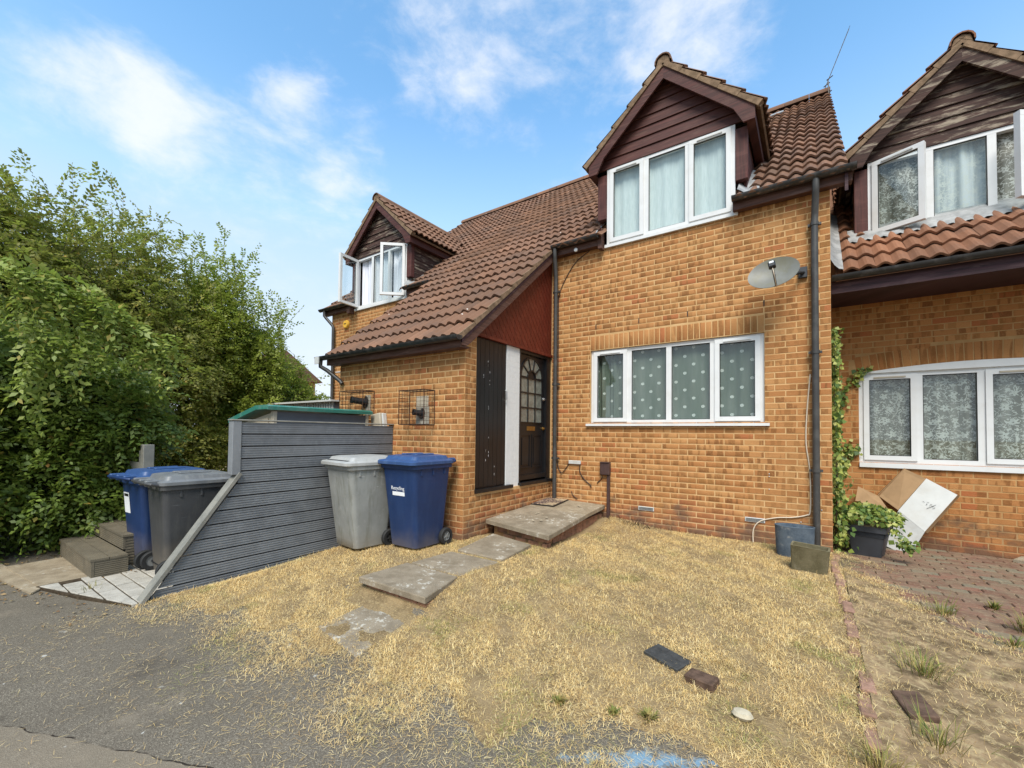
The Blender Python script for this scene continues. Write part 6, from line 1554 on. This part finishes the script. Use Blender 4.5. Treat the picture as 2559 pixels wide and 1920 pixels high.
tr_ = strand([(.52, .12, .36), (.58, .02, .27), (.62, -.02, .18), (.65, -.03, .2)], 90, .035); tr2 = strand([(.15, .2, .38), (.08, .1, .28), (.06, .1, .15)], 60, .03)
P = np.vstack([P, tr_, tr2]); Nn = np.vstack([Nn, np.tile([.2, -.8, .4], (150, 1))])
ivy('foliage', '', P, Nn, .06, parent=pl_)

# ---------------------------------------------------------------- grass
def blades(P, az, tilt, L, W, curve):
    n = len(P); d = np.stack([np.cos(az)*np.sin(tilt), np.sin(az)*np.sin(tilt), np.cos(tilt)], 1); t2 = np.minimum(tilt+curve, 1.62)
    d2 = np.stack([np.cos(az)*np.sin(t2), np.sin(az)*np.sin(t2), np.cos(t2)], 1); s = np.stack([-np.sin(az), np.cos(az), np.zeros(n)], 1)
    V = np.empty((n, 5, 3)); L = L[:, None]; W = W[:, None]; m = P+d*L*.5
    V[:, 0] = P-s*W/2; V[:, 1] = P+s*W/2; V[:, 2] = m+s*W*.42; V[:, 3] = m-s*W*.42; V[:, 4] = m+d2*L*.5
    b = np.arange(n)[:, None]*5; F = np.concatenate([b+np.array([[0, 1, 2]]), b+np.array([[0, 2, 3]]), b+np.array([[3, 2, 4]])], 1).reshape(-1, 3)
    return V.reshape(-1, 3), F
_lat = np.random.default_rng(31).uniform(-1, 1, (256, 256))
def vn(P, f, o=0.0):
    """value noise, two octaves"""
    r = np.zeros(len(P))
    for k, a in ((1, .65), (2.3, .35)):
        q = P*f*k+o+40; i = np.floor(q).astype(int); t = q-i; t = t*t*(3-2*t); x0, y0 = i[:, 0] % 256, i[:, 1] % 256; x1, y1 = (x0+1) % 256, (y0+1) % 256
        r += a*((_lat[x0, y0]*(1-t[:, 0])+_lat[x1, y0]*t[:, 0])*(1-t[:, 1])+(_lat[x0, y1]*(1-t[:, 0])+_lat[x1, y1]*t[:, 0])*t[:, 1])
    return r
def gzv(P): return np.array([gz(x, y) for x, y in P])
def in_rects(P):
    k = np.zeros(len(P), bool)
    for x0, x1, y0, y1 in ((-3.50, -2.78, -3.72, -3.22), (-3.42, -2.86, -3.10, -2.66), (-3.36, -2.86, -2.5, -1.86), (-3.7, -2.66, -1.8, 0), (-.53, -.18, -.53, -.31), (-.38, -.07, -1.04, -.87), (-1.0, -.85, -3.41, -3.33), (-.75, -.65, -3.53, -3.48), (-.50, -.45, -3.70, -3.66)):
        k |= (P[:, 0] > x0) & (P[:, 0] < x1) & (P[:, 1] > y0) & (P[:, 1] < y1)
    k |= (P[:, 0] > -3.48) & (P[:, 0] < -2.7) & (P[:, 1] > -3.9) & (P[:, 1] < -3.70) & (rng.random(len(P)) > .15)
    low = (P[:, 0] > -3.16) & (P[:, 0] < -2.66) & (P[:, 1] > -4.32) & (P[:, 1] < -3.84)
    return k | (low & (rng.random(len(P)) > .2))
def scatter(n, x0, x1, y0, y1, keep):
    P = np.stack([rng.uniform(x0, x1, n), rng.uniform(y0, y1, n)], 1); return P[keep(P)]
EX = np.linspace(-5.2, 3, 300); EY = np.array([lawn_edge(x) for x in EX])
def dens(P):
    e = np.interp(P[:, 0], EX, EY); nn = vn(P, 1.9)
    n2_ = vn(P, 8.5, 3.3)
    k = np.clip((P[:, 1]-e)/.55+.40+.5*nn, 0, 1)*np.clip(.68+.45*nn+.5*n2_, .08, 1)*(1-.93*np.exp(-(((P[:, 0]+.78)/.34)**2+((P[:, 1]+4.16)/.17)**2)))
    k[(P[:, 0] < XP) & (P[:, 1] > YP)] = 0; k[in_rects(P)] = 0
    return k
P = scatter(640000, -4.97, -.0, -5.0, -.0, lambda P: rng.random(len(P)) < dens(P))
cl_ = rng.random(len(P)) < .7; q_ = np.round(P/.034+.32*np.sin(P[:, ::-1]*61))*.034+.012*np.sin(P*173); P = np.where(cl_[:, None], q_+rng.normal(0, .006, P.shape), P); P = P[~in_rects(P)]
n = len(P); Z = gzv(P)+.002; P3 = np.column_stack([P, Z])
t_ = rng.beta(2.6, 1.5, n)*1.35+.15
V1, F1 = blades(P3, rng.uniform(0, 6.283, n), t_, rng.uniform(.015, .046, n)*rng.choice([.7, 1, 1.8], n, p=[.42, .5, .08]), rng.uniform(.0012, .0025, n), rng.uniform(.1, 1.0, n))
o = ob('lawn_grass', npmesh('lawn_grass', V1, F1, M['straw'])); tag(o, 'parched yellow grass covering the front lawn', 'grass', kind='stuff')
# cut straw blown over tarmac
def sdens(P):
    e = np.interp(P[:, 0], EX, EY); dd = e-P[:, 1]; nn = vn(P, 2.6, 7.7)
    k = np.where(dd < 0, .25, np.exp(-dd/.33)*np.clip(.5+1.0*nn, .02, 1))
    k = np.where(dd > 0, k+.006, k)
    return k*(P[:, 0] > -5.3+.0*dd)
P = scatter(150000, -5.2, .1, -6.2, -3.6, lambda P: rng.random(len(P)) < sdens(P)*.8)
n = len(P); P3 = np.column_stack([P, gzv(P)+.003])
V1, F1 = blades(P3, rng.uniform(0, 6.283, n), rng.uniform(1.35, 1.56, n), rng.uniform(.015, .06, n)*rng.choice([1, 1.6], n, p=[.93, .07]), rng.uniform(.0008, .0019, n), rng.uniform(0, .06, n))
o = ob('straw_litter', npmesh('straw_litter', V1, F1, M['straw'])); tag(o, 'loose straw blown across the tarmac edge', 'straw', kind='stuff')
# dirt and dry grass over the drive
VV, FF, V = [], [], {}
def vid2(i, j):
    if (i, j) not in V:
        x, y = i*.06, j*.06; V[(i, j)] = len(VV); VV.append((x, y, gz(x, y)+.002+.022*max(0, min(1, (drive_cover(x, y)-.48)/.3))+.0025*nz2(x*4, y*4)))
    return V[(i, j)]
for i in range(1, 55):
    for j in range(-66, 18):
        if drive_cover((i+.5)*.06, (j+.5)*.06) > .5 or (i < 3 and j < -12): FF.append((vid2(i, j), vid2(i+1, j), vid2(i+1, j+1), vid2(i, j+1)))
M['dirt'] = simple('dry_dirt', (.20, .14, .08), .97, .05, .5, 7, 1.0, 60, dirt=(.38, .29, .16), dirt_amt=.9, dscale=22)
o = ob('driveway_dirt', pymesh('driveway_dirt', VV, FF, M['dirt'], True)); tag(o, 'dry dirt washed over the near end of the driveway', 'dirt', kind='stuff')
def ddens(P):
    return np.array([max(0, drive_cover(x, y)-.18)*(.55+.6*nz2(x*3.1, y*3.1))+(.12 if x < .11 and y < -.6 else 0) for x, y in P])
P = scatter(300000, .0, 3.0, -3.9, .9, lambda P: rng.random(len(P)) < ddens(P)*1.5)
n = len(P); P3 = np.column_stack([P, gzv(P)+.012])
V1, F1 = blades(P3, rng.uniform(0, 6.283, n), rng.beta(3, 1.3, n)*1.3+.2, rng.uniform(.018, .06, n), rng.uniform(.0011, .0022, n), rng.uniform(.1, .6, n))
o = ob('driveway_grass', npmesh('driveway_grass', V1, F1, M['straw'])); tag(o, 'dry grass growing through the driveway dirt', 'grass', kind='stuff')
# individual weed tufts
rs = random.Random(9)
WD = [(.62, -1.55, .16, 70, 'small grass tuft beside edging where the driveway dirt begins'), (1.02, -1.62, .2, 90, 'upright green grass tuft in the middle of the driveway'), (.88, -1.98, .10, 60, 'short dark green tuft below the upright one'),
      (1.0, -2.42, .24, 170, 'largest green grass tuft spreading over the driveway'), (.33, -2.75, .2, 80, 'yellow-green tuft beside the pink edging bricks'), (1.35, -2.85, .26, 120, 'tall wispy tuft near the right edge of the picture'),
      (.28, -3.4, .2, 60, 'thin tall weed in front of the dark brick'), (-.87, -3.92, .045, 90, 'dark green weed at lawn front, nearest the pale stone'), (-1.03, -3.98, .035, 60, 'smaller dark green weed at lawn front near the tarmac'), (-1.3, -4.06, .04, 70, 'green weed at the lawn front, left of the others'),
      (.05, -3.72, .14, 90, 'straw tuft at the near end of the edging bricks'), (1.5, -3.3, .15, 80, 'low green weed at bottom right corner'), (-5.75, -5.05, .1, 26, 'small thistle growing between the white setts'), (.98, -1.15, .08, 50, 'low tuft between blocks near the dirt edge')]
for (x, y, h, m, lab) in WD:
    a = np.array([rs.uniform(0, 6.283) for _ in range(m)]); rr = np.array([abs(rs.gauss(0, .05 if h > .09 else .018)) for _ in range(m)])
    P3 = np.column_stack([x+rr*np.cos(a), y+rr*np.sin(a), np.array([gz(x+q*math.cos(b_), y+q*math.sin(b_))+.006 for q, b_ in zip(rr, a)])])
    V1, F1 = blades(P3, a+np.array([rs.uniform(-.8, .8) for _ in range(m)]), np.array([rs.uniform(.05, .8 if h > .09 else 1.2) for _ in range(m)]), np.array([h*rs.uniform(.45, 1.15) for _ in range(m)]), np.array([rs.uniform(.003, .006) if h > .09 else rs.uniform(.006, .011) for _ in range(m)]), np.array([rs.uniform(.1, .8) for _ in range(m)]))
    o = ob('weed_tuft', npmesh('weed_tuft', V1-np.array([x, y, 0]), F1, M['greengrass']), None, Matrix.Translation((x, y, 0))); tag(o, lab, 'weed', 'weeds in the garden')
# fallen leaves and dry stalks
def litter(n, x0, x1, y0, y1, cols, name, label, ls=.03):
    P = np.stack([rng.uniform(x0, x1, n), rng.uniform(y0, y1, n)], 1); P3 = np.column_stack([P, gzv(P)+.004])
    a = rng.uniform(0, 6.283, n); D = np.stack([np.cos(a), np.sin(a), rng.uniform(-.05, .25, n)], 1); N = unit(np.array([0, 0, 1.0])+rng.normal(0, .3, (n, 3)))
    L = ls*rng.uniform(.6, 1.5, n); V, F = leaf_arrays(P3, unit(D), N, L, L*.55)
    o = ob(name, npmesh(name, V, F, cols)); tag(o, label, 'leaves', kind='stuff')
M['leaf_dead'] = leaf_mat('dead_leaf', [(0, (.16, .08, .03)), (.4, (.28, .15, .06)), (.8, (.42, .30, .14)), (1, (.5, .42, .26))], .1)
litter(420, -8.2, -6.0, -5.75, -4.5, M['leaf_dead'], 'fallen_leaves', 'brown dead leaves below the hedge and along the kerb')
litter(130, -6.2, -4.9, -5.45, -4.95, M['leaf_dead'], 'leaf_litter', 'scattered dead leaves along the edge of the white setts', .025)
litter(120, -4.8, .9, -4.6, -.2, M['leaf_dead'], 'lawn_leaves', 'few pale leaves scattered over the lawn', .024)
litter(160, .15, 2.5, -3.2, 1.0, M['leaf_dead'], 'drive_leaves', 'pale leaf scraps scattered over the block driveway', .024)
stk = MB()
for i in range(46):
    x, y = -2.75+rs.gauss(0, .16)*(1 if i % 2 else 3.5)+.5, -.05-abs(rs.gauss(0, .09)); z0 = gz(x, y); a = rs.uniform(0, 6.28); l = rs.uniform(.06, .2)
    stk.tube([(x, y, z0), (x+math.cos(a)*l*.5, y-abs(math.sin(a))*l*.5, z0+l*.55), (x+math.cos(a)*l*.9, y-abs(math.sin(a))*l*.8, z0+l*rs.uniform(.2, .8))], .003, 4, r2=.001)
o = stk.build('dry_weeds', M['bark'], None, smooth=True); tag(o, 'brown dried weed stalks along the wall foot', 'weeds', kind='stuff')
